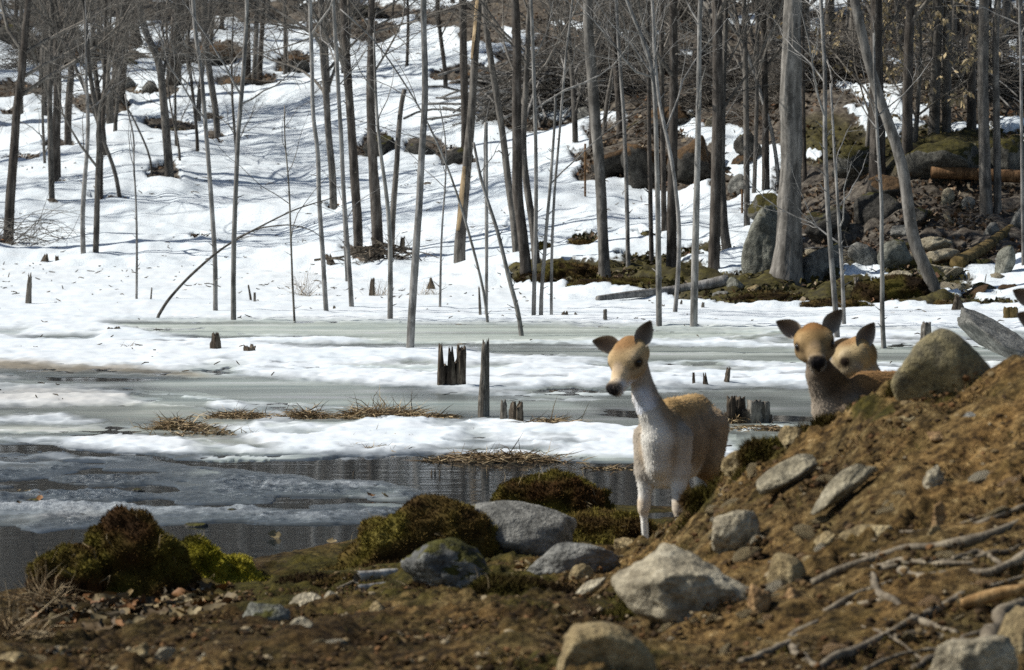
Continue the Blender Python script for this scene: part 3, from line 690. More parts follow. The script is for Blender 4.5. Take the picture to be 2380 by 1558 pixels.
# name, label, view, outline points from the foot up, width at foot and top, bark, height m, crown (limbs, from, n2, n3)
POLE, HILLT = (9, .30, 30, 90), (22, .16, 170, 800)
T = [
 ('bare_tree','dark leaning bare tree at the far left edge of the picture',z1,[(35,1105),(45,900),(65,650),(75,480),(100,340),(115,100),(130,0)],46,30,BARK_DARK,11,(18,.2,110,500)),
 ('bare_tree','slim grey tree rising just right of the dark leaning tree by the picture edge',z1,[(238,962),(228,700),(225,560),(222,330),(230,100),(225,0)],28,20,BARK_MID,10,HILLT),
 ('bare_tree','thick dark trunk close behind the slim grey tree on the left slope',z1,[(255,838),(258,600),(265,420),(262,250),(262,100),(240,0)],40,34,BARK_DARK,12,HILLT),
 ('bare_tree','dark straight tree with blackened foot on the left slope',z1,[(310,694),(310,500),(325,350),(330,150),(340,0)],34,28,BARK_DARK,12,HILLT),
 ('dead_pole','pale broken pole, left one of a close pair on the left',z1,[(383,1192),(376,1000),(385,850),(400,680),(405,550),(398,420),(395,330)],25,14,BARK_POLE,4.0,(5,.5,10,20)),
 ('bare_tree','crooked tree, right one of the close pair on the left',z1,[(435,1190),(440,1000),(440,850),(445,700),(455,560),(425,470),(400,300),(390,150),(375,0)],28,18,BARK_MID,9,HILLT),
 ('bare_tree','short dark stem hidden behind the crooked tree of the left pair',z1,[(460,922),(460,750),(468,600),(472,420),(480,250)],20,14,BARK_DARK,6,(10,.3,60,200)),
 ('bare_tree','stem curving strongly left from a foot right of the left pair',z1,[(552,922),(530,800),(500,710),(470,650),(450,560),(400,430),(340,300),(290,150),(250,20)],20,14,BARK_MID,6.5,(12,.3,80,300)),
 ('dead_pole','thin wavering pole with a snapped tip standing on the pond snow at left',z1,[(620,1377),(622,1100),(618,900),(605,740),(612,620),(590,560),(570,480),(565,430)],12,7,BARK_POLE,0,(2,.6,3,0)),
 ('bare_tree','thin stem leaning left above the snow beside the two forked trunk',z1,[(690,826),(697,760),(680,690),(640,610),(600,520),(560,450),(470,360),(400,300),(330,200)],11,6,TWIG,4.5,(8,.3,40,120)),
 ('bare_tree','stout grey tree forking high up on the left slope',z1,[(775,826),(765,700),(755,560),(740,420),(730,300),(705,230),(665,180),(640,60)],42,30,BARK_MID,9,HILLT),
 ('bare_tree','thin bent sapling at the foot of the forking grey tree',z1,[(820,772),(822,700),(800,590),(780,520),(768,460),(760,330)],12,7,TWIG,4.5,(10,.25,60,200)),
 ('bare_tree','slender dark straight tree between the forking tree and the tall pale poles',z1,[(902,722),(897,600),(885,480),(870,360),(862,280),(860,120),(855,0)],17,12,BARK_DARK,8,HILLT),
 ('bare_tree','medium grey tree standing behind the tall pale pole on the left slope',z1,[(992,652),(985,520),(965,400),(945,270),(935,150),(930,0)],32,26,BARK_MID,11,HILLT),
 ('dead_pole','tall pale pole bending left at the top, left of two big poles in the ice',z1,[(980,1426),(980,1200),(968,1000),(958,850),(945,680),(930,520),(915,330),(905,250),(885,180),(880,80),(875,0)],22,19,BARK_POLE,7.5,POLE),
 ('dead_pole','tall pale pole leaning right at the top, right of two big poles in the ice',z1,[(1063,1463),(1063,1200),(1068,1000),(1078,750),(1085,560),(1105,350),(1115,170),(1125,0)],25,18,BARK_POLE,7.5,POLE),
 ('bare_tree','thick left trunk of the three trees growing on a rock up the hill',z1,[(1128,392),(1127,200),(1125,0)],34,28,BARK_DARK,13,HILLT),
 ('bare_tree','middle trunk of the three trees growing on a rock up the hill',z1,[(1155,395),(1165,200),(1170,0)],24,20,BARK_MID,12,HILLT),
 ('bare_tree','right trunk of the three trees growing on a rock up the hill',z1,[(1180,365),(1190,200),(1202,0)],25,21,BARK_DARK,12,HILLT),
 ('bare_tree','slim tree by a dark boulder, right of the three trunks up the hill',z1,[(1300,382),(1300,150),(1295,0)],21,17,BARK_MID,11,HILLT),
 ('dead_pole','thin brown sapling pole with snapped tip standing before the tall crooked pole',z1,[(1343,1466),(1330,1250),(1322,1000),(1318,850),(1305,700),(1297,640),(1298,480)],11,6,TWIG,0,(5,.4,4,0)),
 ('dead_pole','tall pale crooked pole with a bend at mid height, behind the leaning bough',z1,[(1488,1433),(1475,1250),(1465,1080),(1450,900),(1450,760),(1455,690),(1430,600),(1420,520),(1420,350),(1410,100),(1408,0)],23,18,BARK_POLE,8,POLE),
 ('bare_tree','straight grey tree standing in snow just behind the crooked pale pole',z1,[(1522,962),(1515,780),(1495,600),(1490,450),(1470,250),(1465,0)],34,27,BARK_MID,11,HILLT),
 ('dead_pole','pale slightly bowed pole in front of the dark twin trunks',z2,[(188,1411),(175,1200),(160,1050),(148,850),(140,650),(128,450),(118,250),(108,80),(108,0)],23,17,BARK_POLE,8,POLE),
 ('dead_pole','short thin grey pole directly left of the bowed pale pole',z2,[(164,1294),(158,1180),(150,1000),(142,850)],13,8,BARK_POLE,0,(2,.5,2,0)),
 ('bare_tree','dark grey tree leaning left, left one of the twin trunks on a root heap',z2,[(217,1185),(212,1000),(200,850),(185,600),(170,400),(155,200),(145,0)],44,34,BARK_DARK,12,HILLT),
 ('bare_tree','dark upright tree, right one of the twin trunks on a root heap',z2,[(307,1205),(300,1000),(285,800),(275,600),(270,400),(275,200),(275,0)],56,30,BARK_DARK,13,HILLT),
 ('dead_pole','forked pale pole tapering to a thin spike in front of the root heap',z2,[(360,1459),(362,1250),(360,1050),(350,950),(340,850),(320,720),(305,600),(295,450),(290,300),(285,150)],26,9,BARK_POLE,0,(3,.5,4,0)),
 ('dead_pole','thick snapped snag with a jagged top beside the forked pale pole',z2,[(362,1175),(370,1050),(374,960),(380,880),(390,760),(395,650),(402,550),(413,450),(425,408)],30,22,BARK_MID,0,(0,)),
 ('dead_pole','nearest tall pale pole, thick and leaning right, standing far out in the ice',z2,[(450,1601),(455,1500),(465,1350),(475,1200),(485,1050),(500,850),(503,700),(515,560),(522,450),(520,300),(515,150),(510,0)],37,27,BARK_POLE,8,(5,.55,16,30)),
 ('dead_pole','thin straight stick pole right of the nearest tall pale pole',z2,[(587,1414),(592,1150),(600,980),(612,850),(617,650),(600,560),(585,480)],12,5,BARK_POLE,0,(3,.4,4,0)),
 ('bare_tree','grey tree with strips of bare tan wood and peeled bark',z2,[(678,1206),(675,1120),(690,980),(700,860),(712,740),(722,620),(737,450),(746,250),(757,130),(765,0)],50,30,BARK_MID,10,(8,.55,60,150)),
 ('bare_tree','dark straight tree right behind the peeled tan tree',z2,[(705,690),(698,400),(695,200),(690,0)],38,34,BARK_DARK,12,HILLT),
 ('dead_pole','long thin stem leaning far left across the open snow',z2,[(808,1476),(800,1380),(770,1250),(730,1100),(690,960),(650,830),(610,730),(570,640),(530,550),(500,500),(420,370),(340,250),(260,140),(180,90),(130,40)],14,6,BARK_POLE,0,(4,.5,5,0)),
 ('dead_pole','straight pole snapped square at the top in mid pond',z2,[(798,1442),(800,1250),(800,1000),(798,700),(797,558)],15,18,BARK_POLE,0,(0,)),
 ('dead_pole','pale pole leaning left from a foot at the edge of the green slush',z2,[(966,1532),(945,1420),(915,1320),(885,1200),(850,1050),(815,950),(790,870),(765,790),(755,720),(740,650)],23,12,BARK_POLE,0,(2,.6,3,0)),
 ('bare_tree','thick dark middle trunk of the three stemmed clump in the centre',z2,[(982,1272),(975,1150),(955,1000),(935,850),(940,700),(935,500),(940,300),(935,100),(930,0)],52,36,BARK_DARK,13,(20,.22,140,600)),
 ('bare_tree','left leaning trunk of the three stemmed clump in the centre',z2,[(942,1185),(925,1000),(900,850),(885,700),(865,550),(845,430),(815,250),(795,100),(785,0)],36,26,BARK_MID,12,(16,.22,120,500)),
 ('bare_tree','right trunk of the three stemmed clump in the centre, bending inward',z2,[(1030,1235),(1015,1050),(990,900),(970,750),(962,650),(975,480),(985,300),(990,100),(995,0)],38,20,BARK_MID,11,HILLT),
 ('dead_pole','straight pale pole just right of the three stemmed clump',z2,[(1013,1443),(1018,1250),(1025,1000),(1025,750),(1020,500),(1012,250),(1005,50),(1003,0)],20,16,BARK_POLE,7.5,POLE),
 ('dead_pole','bent pale pole with snapped top, left of the thin forked one',z2,[(1048,1443),(1048,1340),(1060,1210),(1075,1000),(1090,850),(1100,700),(1115,500),(1112,430)],19,11,BARK_POLE,0,(1,.6,2,0)),
 ('dead_pole','thin forked pole leaning right beside the bent snapped pole',z2,[(1095,1443),(1095,1250),(1100,1050),(1110,850),(1125,700),(1145,450),(1165,200),(1185,80),(1195,0)],14,9,BARK_POLE,6,(5,.4,14,30)),
 ('bare_tree','large straight grey tree rising from the mossy shore in the centre',z2,[(1340,1276),(1330,1100),(1325,950),(1315,750),(1300,600),(1290,450),(1280,330),(1265,180),(1262,0)],52,46,BARK_BIG,13,(12,.4,90,300)),
 ('bare_tree','thin tree on the shore right of the large straight grey tree',z3,[(31,1246),(24,1000),(21,800),(8,500),(-12,250),(-26,0)],21,15,BARK_POLE,9,(9,.3,60,200)),
 ('bare_tree','thin dark mottled tree left of the forked pale pole on the right',z3,[(137,1212),(130,900),(125,650),(122,350),(116,150),(120,0)],23,16,BARK_DARK,10,HILLT),
 ('dead_pole','pale pole curving left at the top, standing in the snow left of the first deer',z3,[(170,1489),(168,1250),(165,1000),(160,800),(155,600),(148,400),(136,270),(82,150),(30,30),(15,0)],28,16,BARK_POLE,6.5,POLE),
 ('dead_pole','pale pole with a bowed foot crossing behind the curved pale pole',z3,[(238,1431),(262,1200),(262,1000),(245,850),(225,700),(195,580),(170,470),(158,350),(150,220),(148,80),(140,0)],21,14,BARK_POLE,7,POLE),
 ('bare_tree','thick dark trunk behind the pale poles on the right shore',z3,[(226,1257),(225,1000),(230,750),(235,500),(235,250),(230,0)],50,34,BARK_DARK,12,HILLT),
 ('bare_tree','short dark trunk partly hidden left of the thick dark trunk',z3,[(194,1092),(190,900),(185,600),(180,300),(182,0)],27,20,BARK_DARK,10,HILLT),
 ('dead_pole','straight palest pole with a swollen foot near the fallen pale log',z3,[(326,1494),(330,1300),(335,1100),(340,900),(345,700),(348,400),(350,200),(352,0)],36,18,BARK_POLE,7.5,POLE),
 ('bare_tree','dark blackish tree behind the fallen pale log on the right shore',z3,[(416,1257),(425,1000),(430,750),(435,500),(435,250),(430,0)],52,44,BARK_DARK,13,HILLT),
 ('bare_tree','curved pale trunk with spreading foot right of the blackish tree',z3,[(488,1166),(466,1050),(458,900),(455,750),(460,500),(470,250),(480,0)],42,18,BARK_MID,10,HILLT),
 ('bare_tree','straight grey tree left of the tall mossy boulder',z3,[(572,1062),(568,800),(565,500),(560,250),(555,0)],30,22,BARK_MID,11,HILLT),
 ('bare_tree','slim grey stem close to the straight grey tree by the tall boulder',z3,[(601,902),(615,500),(620,0)],20,16,BARK_MID,11,HILLT),
 ('bare_tree','dark tree between the slim stem and the biggest trunk',z3,[(656,882),(655,500),(648,0)],35,28,BARK_DARK,12,HILLT),
 ('bare_tree','whitish tree leaning far left behind the biggest trunk',z3,[(722,852),(690,620),(610,350),(540,150),(460,0)],20,15,BARK_POLE,8,HILLT),
 ('bare_tree','biggest grey furrowed trunk with spreading roots by the tall boulder',z3,[(745,1302),(752,1200),(760,1100),(765,1000),(770,850),(770,650),(770,450),(775,250),(780,100),(785,0)],112,76,BARK_BIG,15,(14,.45,120,500)),
 ('bare_tree','narrow dark tree just right behind the biggest trunk',z3,[(836,862),(830,600),(826,300),(824,0)],21,15,BARK_DARK,11,HILLT),
 ('dead_pole','wavy pale pole rising behind the right ear of the second deer',z3,[(985,1552),(975,1400),(960,1250),(945,1050),(930,800),(925,600),(930,350),(920,150),(910,0)],27,17,BARK_POLE,7,POLE),
 ('dead_pole','thinner pale pole right beside the wavy pole behind the second deer',z3,[(1015,1486),(1005,1250),(992,1050),(980,850),(970,700),(965,550),(955,380)],20,10,BARK_POLE,0,(6,.3,14,20)),
 ('dead_pole','pale crooked pole standing in slush left of the crest boulder',z3,[(1197,1587),(1183,1450),(1186,1250),(1180,1050),(1188,950),(1172,750),(1160,500),(1152,350),(1150,150)],23,11,BARK_POLE,0,(4,.4,8,10)),
 ('bare_tree','thick pale tree leaning strongly left over the rocky bank',z3,[(1442,1352),(1420,1290),(1370,1200),(1330,1120),(1310,1000),(1300,850),(1270,700),(1215,560),(1170,430),(1130,300),(1100,170),(1065,20),(1055,-30)],58,42,BARK_BIG,10,(12,.4,90,300)),
 ('bare_tree','massive dark trunk on the outcrop left of the leaning pale tree',z3,[(1165,852),(1165,600),(1160,300),(1165,0)],78,50,BARK_DARK,13,HILLT),
 ('bare_tree','dark trunk on the outcrop right of the leaning pale tree',z3,[(1300,802),(1300,500),(1305,200),(1315,0)],52,40,BARK_DARK,13,HILLT),
 ('bare_tree','grey trunk with pale dry leaves near it, beyond the mossy outcrop',z3,[(1420,652),(1430,300),(1440,0)],52,44,BARK_MID,13,HILLT),
 ('bare_tree','grey trunk close right of the leaf flanked trunk beyond the outcrop',z3,[(1478,642),(1480,300),(1485,0)],44,38,BARK_MID,13,HILLT),
 ('bare_tree','dark trunk standing alone beyond the right end of the mossy outcrop',z3,[(1592,622),(1595,300),(1600,0)],44,38,BARK_DARK,13,HILLT),
 ('bare_tree','grey tree with exposed roots in front of the red brown log',z3,[(1660,985),(1652,700),(1646,400),(1655,0)],56,45,BARK_MID,13,HILLT),
 ('bare_tree','narrower tree right beside the one with exposed roots by the log',z3,[(1711,985),(1710,600),(1705,200),(1715,0)],36,28,BARK_MID,12,HILLT),
 ('dead_pole','thin pale pole at the very right edge of the picture',z3,[(1829,1250),(1826,700),(1822,300),(1818,0)],16,13,BARK_POLE,7,POLE),
]
TREE_FEET = []
def build_traced():
    for q, (nm, label, vw, pts, w0, w1, bark, Ht, cr) in enumerate(T):
        rng = np.random.default_rng(500 + q)
        D = [vw(*p) for p in pts]
        b = G(D[0][0], D[0][1], 26.5)
        Y = b[1]; s = F / Y; sc = 1.9597
        W = np.array([P(x, y, Y) for x, y in D])
        # lean a little in depth so that the stem is not confined to one plane
        hh = W[:, 2] - W[0, 2]
        W[:, 1] += rng.uniform(-0.05, 0.08) * hh + 0.04 * np.sin(hh * 1.7 + q)
        seen = max(hh[-1], 0.1)
        rad = np.interp(hh, [0, seen], [w0 / sc / s / 2, w1 / sc / s / 2])
        if Ht > seen:
            d = norm(W[-1] - W[-2]); d = norm(d * 0.6 + np.array([0, 0, 0.7]))
            extra = Ht - seen; pp, rr = [], []
            p = W[-1].copy()
            for i in range(1, 9):
                d = norm(d + rng.normal(size=3) * 0.07 + np.array([0, 0, 0.05])); p = p + d * extra / 8
                pp.append(p.copy()); rr.append(rad[-1] * (1 - 0.86 * i / 8))
            W = np.concatenate([W, pp]); rad = np.concatenate([rad, rr])
        n = max(26, int((W[-1, 2] - W[0, 2]) * 7))
        W[0, 2] -= 0.12
        PR = resample(np.concatenate([W, rad[:, None]], 1), min(n, 90))
        TP, TR = PR[:, :3] - b, PR[:, 3]
        root = empty(nm, b, label, 'tree', 'dead poles standing in the frozen pond' if nm == 'dead_pole' else 'bare trees around the pond')
        big = w0 > 90
        V, Fs = trunk_mesh(TP, TR, 44 if big else (14 if w0 > 35 else 9), q, 0.95 if big else (0.45 if nm == 'bare_tree' else 0.12), 0.32 if big else 0.16, 0.11 if big else 0.07)
        mk('trunk', V, Fs, bark, root)
        if 'tan wood' in label:
            # strips where the bark has come away: thin shells just proud of the trunk
            for a0, a1, lo, hi in ((3.0, 4.6, 0.30, 0.50), (3.6, 4.7, 0.06, 0.17)):
                i0, i1 = int(lo * len(TP)), int(hi * len(TP))
                an = np.linspace(a0, a1, 7); PV = []
                for i in range(i0, i1):
                    w = math.sin(math.pi * (i - i0 + 0.6) / (i1 - i0 + 0.2)) ** 0.4
                    aa = (an - an.mean()) * w + an.mean()
                    PV.append(TP[i] + (TR[i] * 1.17) * np.stack([np.cos(aa), np.sin(aa), 0 * aa], -1))
                PV = np.array(PV); m_ = len(PV); ii = np.arange(m_ - 1)[:, None] * 7; jj = np.arange(6)[None]
                mk('bare_wood_strip', PV.reshape(-1, 3), np.stack([ii + jj, ii + jj + 1, ii + 8 + jj, ii + 7 + jj], -1).reshape(-1, 4), BARK_TAN, root)
        if cr[0]:
            L1 = 1.1 if nm == 'dead_pole' else 2.4
            mb = crown_mesh(rng, TP, TR, (cr[0], cr[1], 0.98, L1, 0.75, cr[2], cr[3], 0.12))
            S, RS = branches(rng, TP[None], TR[None], 14, .05, .8, lambda t, pl: .10 + 0 * t, 1.1, 3, .15, .1, rk=.35, slim=.14)
            V, Fs = tubes(S, RS, 5); mb.add(V, Fs)
            mb.build('crown', TWIG if nm == 'bare_tree' else bark, root)
        TREE_FEET.append((b[0], b[1]))
build_traced()

# prototypes for the woods
def proto(seed, Ht, r0, lean, spec, bark):
    rng = np.random.default_rng(seed)
    n = 26; h = np.linspace(0, Ht, n); ph = rng.uniform(0, 6.28, 4)
    x = lean * h + 0.10 * np.sin(h * 0.7 + ph[0]) + 0.05 * np.sin(h * 1.9 + ph[1]); y = 0.10 * np.sin(h * 0.6 + ph[2])
    pts = np.stack([x - x[0], y - y[0], h - 0.12], -1); rad = r0 * (1 - 0.9 * (h / Ht) ** 1.1)
    V, Fs = trunk_mesh(pts, rad, 9, seed, 0.45, 0.18)
    tm = mk('trunk', V, Fs, bark, link=False)
    cm = crown_mesh(rng, pts, rad, spec).build('crown', TWIG, link=False)
    return tm, cm
TALL = [proto(11, 15, .16, .02, (26, .20, .97, 3.0, .75, 240, 1500, .18), BARK_MID), proto(12, 13, .13, -.03, (24, .16, .97, 2.6, .8, 220, 1400, .15), BARK_DARK),
        proto(13, 16, .19, .0, (26, .26, .97, 3.4, .7, 240, 1500, .2), BARK_DARK), proto(14, 12, .11, .05, (22, .14, .97, 2.4, .8, 200, 1300, .15), BARK_MID)]
SAPL = [proto(21, 6.5, .05, .06, (22, .10, .97, 1.7, .8, 170, 900, .2), BARK_MID), proto(22, 5.0, .035, -.08, (20, .08, .97, 1.5, .85, 160, 800, .15), BARK_MID),
        proto(23, 7.5, .06, .02, (24, .12, .97, 1.8, .8, 180, 1000, .2), BARK_DARK)]
WOODS = []
MARKS = [(30, 'dark leaning edge tree'), (130, 'thick dark left trunk'), (215, 'close left pair'), (395, 'stout forking tree'), (500, 'left big pale pole'), (548, 'right big pale pole'), (592, 'three rock trunks'), (720, 'tall crooked pole'), (860, 'twin dark trunks'), (985, 'nearest tall pole'), (1095, 'peeled tan tree'), (1195, 'three stemmed clump'), (1300, 'thin forked pole'), (1372, 'large straight tree'), (1462, 'thin shore tree'), (1530, 'curved pale pole'), (1617, 'palest pole'), (1664, 'blackish tree'), (1732, 'straight grey tree'), (1838, 'biggest trunk'), (1918, 'wavy pale pole'), (2040, 'massive outcrop trunk'), (2110, 'right outcrop trunk'), (2175, 'leaf flanked trunk'), (2260, 'lone outcrop trunk'), (2300, 'rooted tree'), (2372, 'right edge pole')]
ORD = ['nearest', 'second nearest', 'third nearest', 'fourth nearest', 'fifth nearest', 'sixth nearest', 'farthest']
def label_woods():
    g = {}
    for e, lab in WOODS:
        x, y = proj(e.location.x, e.location.y, e.location.z)
        if not 0 < x < 2380: continue
        mx, mn = min(MARKS, key=lambda m: abs(m[0] - x))
        g.setdefault((lab, 'left' if x < mx else 'right', mn), []).append(e)
    for (lab, side, mn), es in g.items():
        es.sort(key=lambda e: e.location.y)
        for i, e in enumerate(es):
            e['label'] = f'{lab}, {side} of the {mn}' + (f', {ORD[min(i, 6)]}' if len(es) > 1 else '')
def plant(pr, X, Y, label, group, sc, rz, nm='bare_tree', cat='tree'):
    e = empty(nm, (X, Y, GZ(X, Y) - 0.02), label, cat, group, rz, sc)
    ob('trunk', pr[0], e); ob('crown', pr[1], e)
    TREE_FEET.append((X, Y)); WOODS.append((e, label))
def free(X, Y, d): return all((X - a) ** 2 + (Y - b) ** 2 > d * d for a, b in TREE_FEET)
def build_woods():
    rng = np.random.default_rng(77)
    def fill(count, u0, u1, y0, y1, pool, label, group, dmin, s0=0.8, s1=1.15, nm='bare_tree'):
        k = tries = 0
        while k < count and tries < count * 40:
            tries += 1
            Y = rng.uniform(y0, y1); X = rng.uniform(u0, u1) * Y
            if not free(X, Y, dmin): continue
            plant(pool[rng.integers(len(pool))], X, Y, label, group, rng.uniform(s0, s1), rng.uniform(0, 6.28), nm); k += 1
    fill(105, -.126, .122, 104, 150, TALL, 'bare tree in the hilltop woods', 'woods on the hilltop', 1.1)
    fill(62, -.126, .122, 98, 122, SAPL, 'twiggy sapling on the hilltop', 'saplings on the hilltop', 0.8, nm='bare_sapling')
    fill(42, .015, .121, 72, 103, TALL, 'bare tree beyond the right rocks', 'woods behind the rocks', 1.0)
    fill(56, .012, .121, 67, 100, SAPL, 'twiggy sapling beyond the right rocks', 'saplings behind the rocks', 0.7, nm='bare_sapling')
    fill(5, -.118, -.06, 82, 100, TALL, 'slim tree on the upper left slope', 'trees on the upper left slope', 1.5, .6, .9)
    fill(17, -.118, -.055, 78, 102, SAPL, 'small sapling on the upper left slope', 'saplings on the upper left slope', 0.8, nm='bare_sapling')
    fill(26, -.30, -.13, 66, 105, TALL, 'unseen bare tree added beyond the left edge to shade the slope', 'unseen trees added to shade the left slope', 1.5)  # unseen trees outside the frame, added to cast shadows on the left slope
    fill(8, -.045, .01, 84, 101, SAPL, 'lone sapling on the open middle snow', 'saplings on the open snow', 1.2, .5, .9, nm='bare_sapling')
build_woods()
label_woods()

# saplings that kept their pale dry leaves
def leafy(x, y, Ht, label, seed, nleaf):
    rng = np.random.default_rng(seed)
    b = G(x, y); root = empty('leafy_sapling', b, label, 'tree', 'saplings with pale dry leaves')
    h = np.linspace(0, Ht, 20); pts = np.stack([0.08 * np.sin(h), 0.05 * np.sin(h * 1.3 + 1), h - 0.1], -1); rad = 0.04 * (1 - 0.88 * h / Ht)
    V, Fs = trunk_mesh(pts, rad, 8, seed, 0.3); mk('trunk', V, Fs, BARK_MID, root)
    A, RA = branches(rng, pts[None], rad[None], 26, .12, .97, lambda t, pl: 1.5 * (1.1 - .6 * t), .9, 8, .08, .12)
    B, RB = branches(rng, A, RA, 90, .2, 1, lambda t, pl: pl * .45, .7, 5, .0, .15)
    mb = MB(); V, Fs = tubes(A, RA, 5); mb.add(V, Fs); V, Fs = tubes(B, RB, 4); mb.add(V, Fs); mb.build('crown', TWIG, root)
    L, _ = branches(rng, B, RB, nleaf, .25, 1, lambda t, pl: 0.10 + 0 * t, 1.0, 3, -.9, .1)
    d = norm(L[:, 2] - L[:, 0]); sd = norm(np.cross(d, rng.normal(size=(nleaf, 3)))) * rng.uniform(.018, .03, (nleaf, 1))
    a0, a1, a2 = L[:, 0], L[:, 1], L[:, 2]
    nrm = np.cross(d, sd) * 0.25
    V = np.stack([a0, a1 + sd + nrm, a2, a1 - sd + nrm], 1).reshape(-1, 3)
    i = np.arange(nleaf) * 4
    c = np.array([.50, .39, .22])[None] * rng.uniform(.65, 1.15, (nleaf, 1))
    o = mk('leaves', V, [np.stack([i, i + 1, i + 2], -1), np.stack([i, i + 2, i + 3], -1)], LEAFM, root, True, np.repeat(c, 4, 0))
    o['kind'] = 'stuff'
leafy(2125, 345, 4.2, 'sapling with many pale tan leaves left of the grey trunks beyond the outcrop', 5, 700)
leafy(2015, 352, 3.6, 'smaller sapling with pale leaves between the biggest trunk and the outcrop', 6, 360)
leafy(2195, 330, 3.6, 'sapling with pale leaves hanging beside the grey trunks beyond the outcrop', 7, 420)

# ------------------------------------------------------------------ rocks
_ico = {}
def ico(sub):
    if sub not in _ico:
        bm = bmesh.new(); bmesh.ops.create_icosphere(bm, subdivisions=sub, radius=1.0)
        bm.verts.ensure_lookup_table()
        _ico[sub] = (np.array([v.co for v in bm.verts]), np.array([[v.index for v in f.verts] for f in bm.faces]))
        bm.free()
    return _ico[sub]
def rock_shape(seed, sub=4, planes=11, sharp=18.0, rough=0.045, top=None):
    """a stone cut by a few planes, edges worn, surface uneven; fills -1..1 on each axis"""
    rng = np.random.default_rng(seed)
    d, Fc = ico(sub)
    n = norm(rng.normal(size=(planes, 3))); h = rng.uniform(0.5, 1.0, planes)
    if top is not None:
        n = np.concatenate([n, norm(np.array(top, float)[:, :3])]); h = np.concatenate([h, np.array(top, float)[:, 3]])
    dt = np.maximum(d @ n.T, 1e-3)
    r = -np.log(np.exp(-sharp * np.minimum(h[None] / dt, 1.25)).sum(1) + np.exp(-sharp * 1.15)) / sharp
    V = d * r[:, None]
    lo, hi = V.min(0), V.max(0); V = (V - (lo + hi) / 2) / ((hi - lo) / 2)
    k = rough * fbm(V[:, 0] * 2.1 + seed, V[:, 1] * 2.1, V[:, 2] * 2.1, 4, seed % 97, 0.6) - rough * 1.2 * np.clip(np.abs(noise(V[:, 0] * 3 + seed, V[:, 1] * 3, V[:, 2] * 5, seed % 89)) * -4 + .5, 0, .5)
    return V * (1 + k)[:, None], Fc
def rock(label, cx, cy, w, h, mat, seed, depth=0.8, tilt=0.0, yaw=None, sub=4, planes=9, sharp=34, rough=.06, sink=0.6, top=None, name='rock', group=None, ymin=10.0, foot=None, lift=0.0, back=0.0):
    """a stone whose outline is about w x h layout units around (cx, cy), standing on the ground there"""
    t = math.radians(tilt)
    hh = abs(h * math.cos(t)) + abs(w * math.sin(t))
    b = G(cx, cy + (hh / 2 if foot is None else foot), ymin)
    s = F / b[1]; rx, rz = w / 2 / s, h / 2 / s
    V, Fc = rock_shape(seed, sub, planes, sharp, rough, top)
    V = V * np.array([rx, rx * depth, rz * (1 + sink)])
    ct, st = math.cos(t), math.sin(t)
    V = np.stack([V[:, 0] * ct + V[:, 2] * st, V[:, 1], -V[:, 0] * st + V[:, 2] * ct], -1)
    c = P(cx, cy, b[1] + rx * depth * 0.35 + back); c[2] -= rz * sink * 0.95; c[2] += lift
    o = mk(name, V, Fc, mat)
    o.location = c
    return tag(o, label, 'rock' if name in ('rock', 'boulder') else name.split('_')[-1], group)

# near bank and mound
NEAR = 'stones on the near bank'
rock('rounded grey boulder at the pond edge with moss on its left side', 1178, 1226, 325, 118, R_GREY, 3, .7, 6, sub=5, planes=8, sharp=12, rough=.04, name='boulder', back=.12)
rock('dark wedge shaped rock in front of the rounded boulder', 1048, 1302, 225, 96, R_GREYM, 8, .7, 10, sub=5, planes=12, rough=.06)
rock('low flat grey rock below the first deer, right of the rounded boulder', 1322, 1290, 245, 66, R_GREY, 15, .6, -3, sub=5, planes=9, sharp=14)
rock('big pale pointed rock with a long right end on the mound foot', 1590, 1340, 330, 112, R_PALE, 21, .7, 13, sub=5, planes=8, top=[(-.2, -.5, 1, .62), (.6, -.3, 1, .55), (-1, -.2, .55, .72)], name='boulder')
rock('tan block half buried at the bottom edge below the pale pointed rock', 1408, 1508, 240, 125, R_TAN, 27, .7, 3, sub=5, planes=9)
rock('big rounded grey and tan boulder on the mound crest at right', 2190, 848, 238, 176, R_CREST, 31, .8, -8, sub=5, planes=9, sharp=10, rough=.03, name='boulder', foot=58)
rock('grey stone slab leaning against the crest boulder at the right edge', 2320, 780, 215, 44, R_GREY, 36, .9, 33, sub=5, planes=8, name='stone_slab', foot=70, lift=.02)
rock('tilted pale slab with a dark hollow below it on the mound slope', 1832, 1092, 160, 42, R_SLAB, 41, .75, -24, sub=4, planes=8, name='stone_slab')
rock('narrow dark stone shard tilted up on the mound slope right of the pale slab', 1952, 1122, 190, 34, R_SLAB, 44, .5, -38, sub=4, planes=8, name='stone_slab')
rock('pale streaked stone with slanting layers on the lower mound', 1705, 1216, 130, 66, R_PALE, 47, .6, -34, sub=4, planes=8)
rock('round tan stone right of the pale pointed rock', 1828, 1322, 96, 72, R_TAN, 51, .8, 0, sub=4, sharp=10)
rock('long low tan stone touching the round tan stone', 1900, 1302, 80, 30, R_TAN, 52, .8, -6)
rock('small pale squared stone sitting alone on the upper mound', 2174, 1102, 58, 46, R_PALE, 55, .8, 10, planes=7)
rock('flat tan stone on the mound edge beside the first deer', 1722, 1066, 92, 40, R_TAN, 58, .8, -20)
rock('dull brown stone poking out of the mound crest below the second deer', 1842, 1008, 66, 44, R_TAN, 61, .8, -15)
rock('grey oval stone on the mound under the crest boulder', 2264, 972, 54, 27, R_GREY, 63, .8, 0, sharp=8)
rock('thin tan stone left of the grey oval stone on the mound', 2112, 972, 48, 15, R_TAN, 65, .9, 0)
rock('flat orange brown stone lying flush in the upper mound', 2190, 1012, 72, 16, R_ORG, 67, .9, 3)
rock('long flat tan stone in the middle of the mound slope', 2022, 1236, 145, 36, R_TAN, 69, .7, -3)
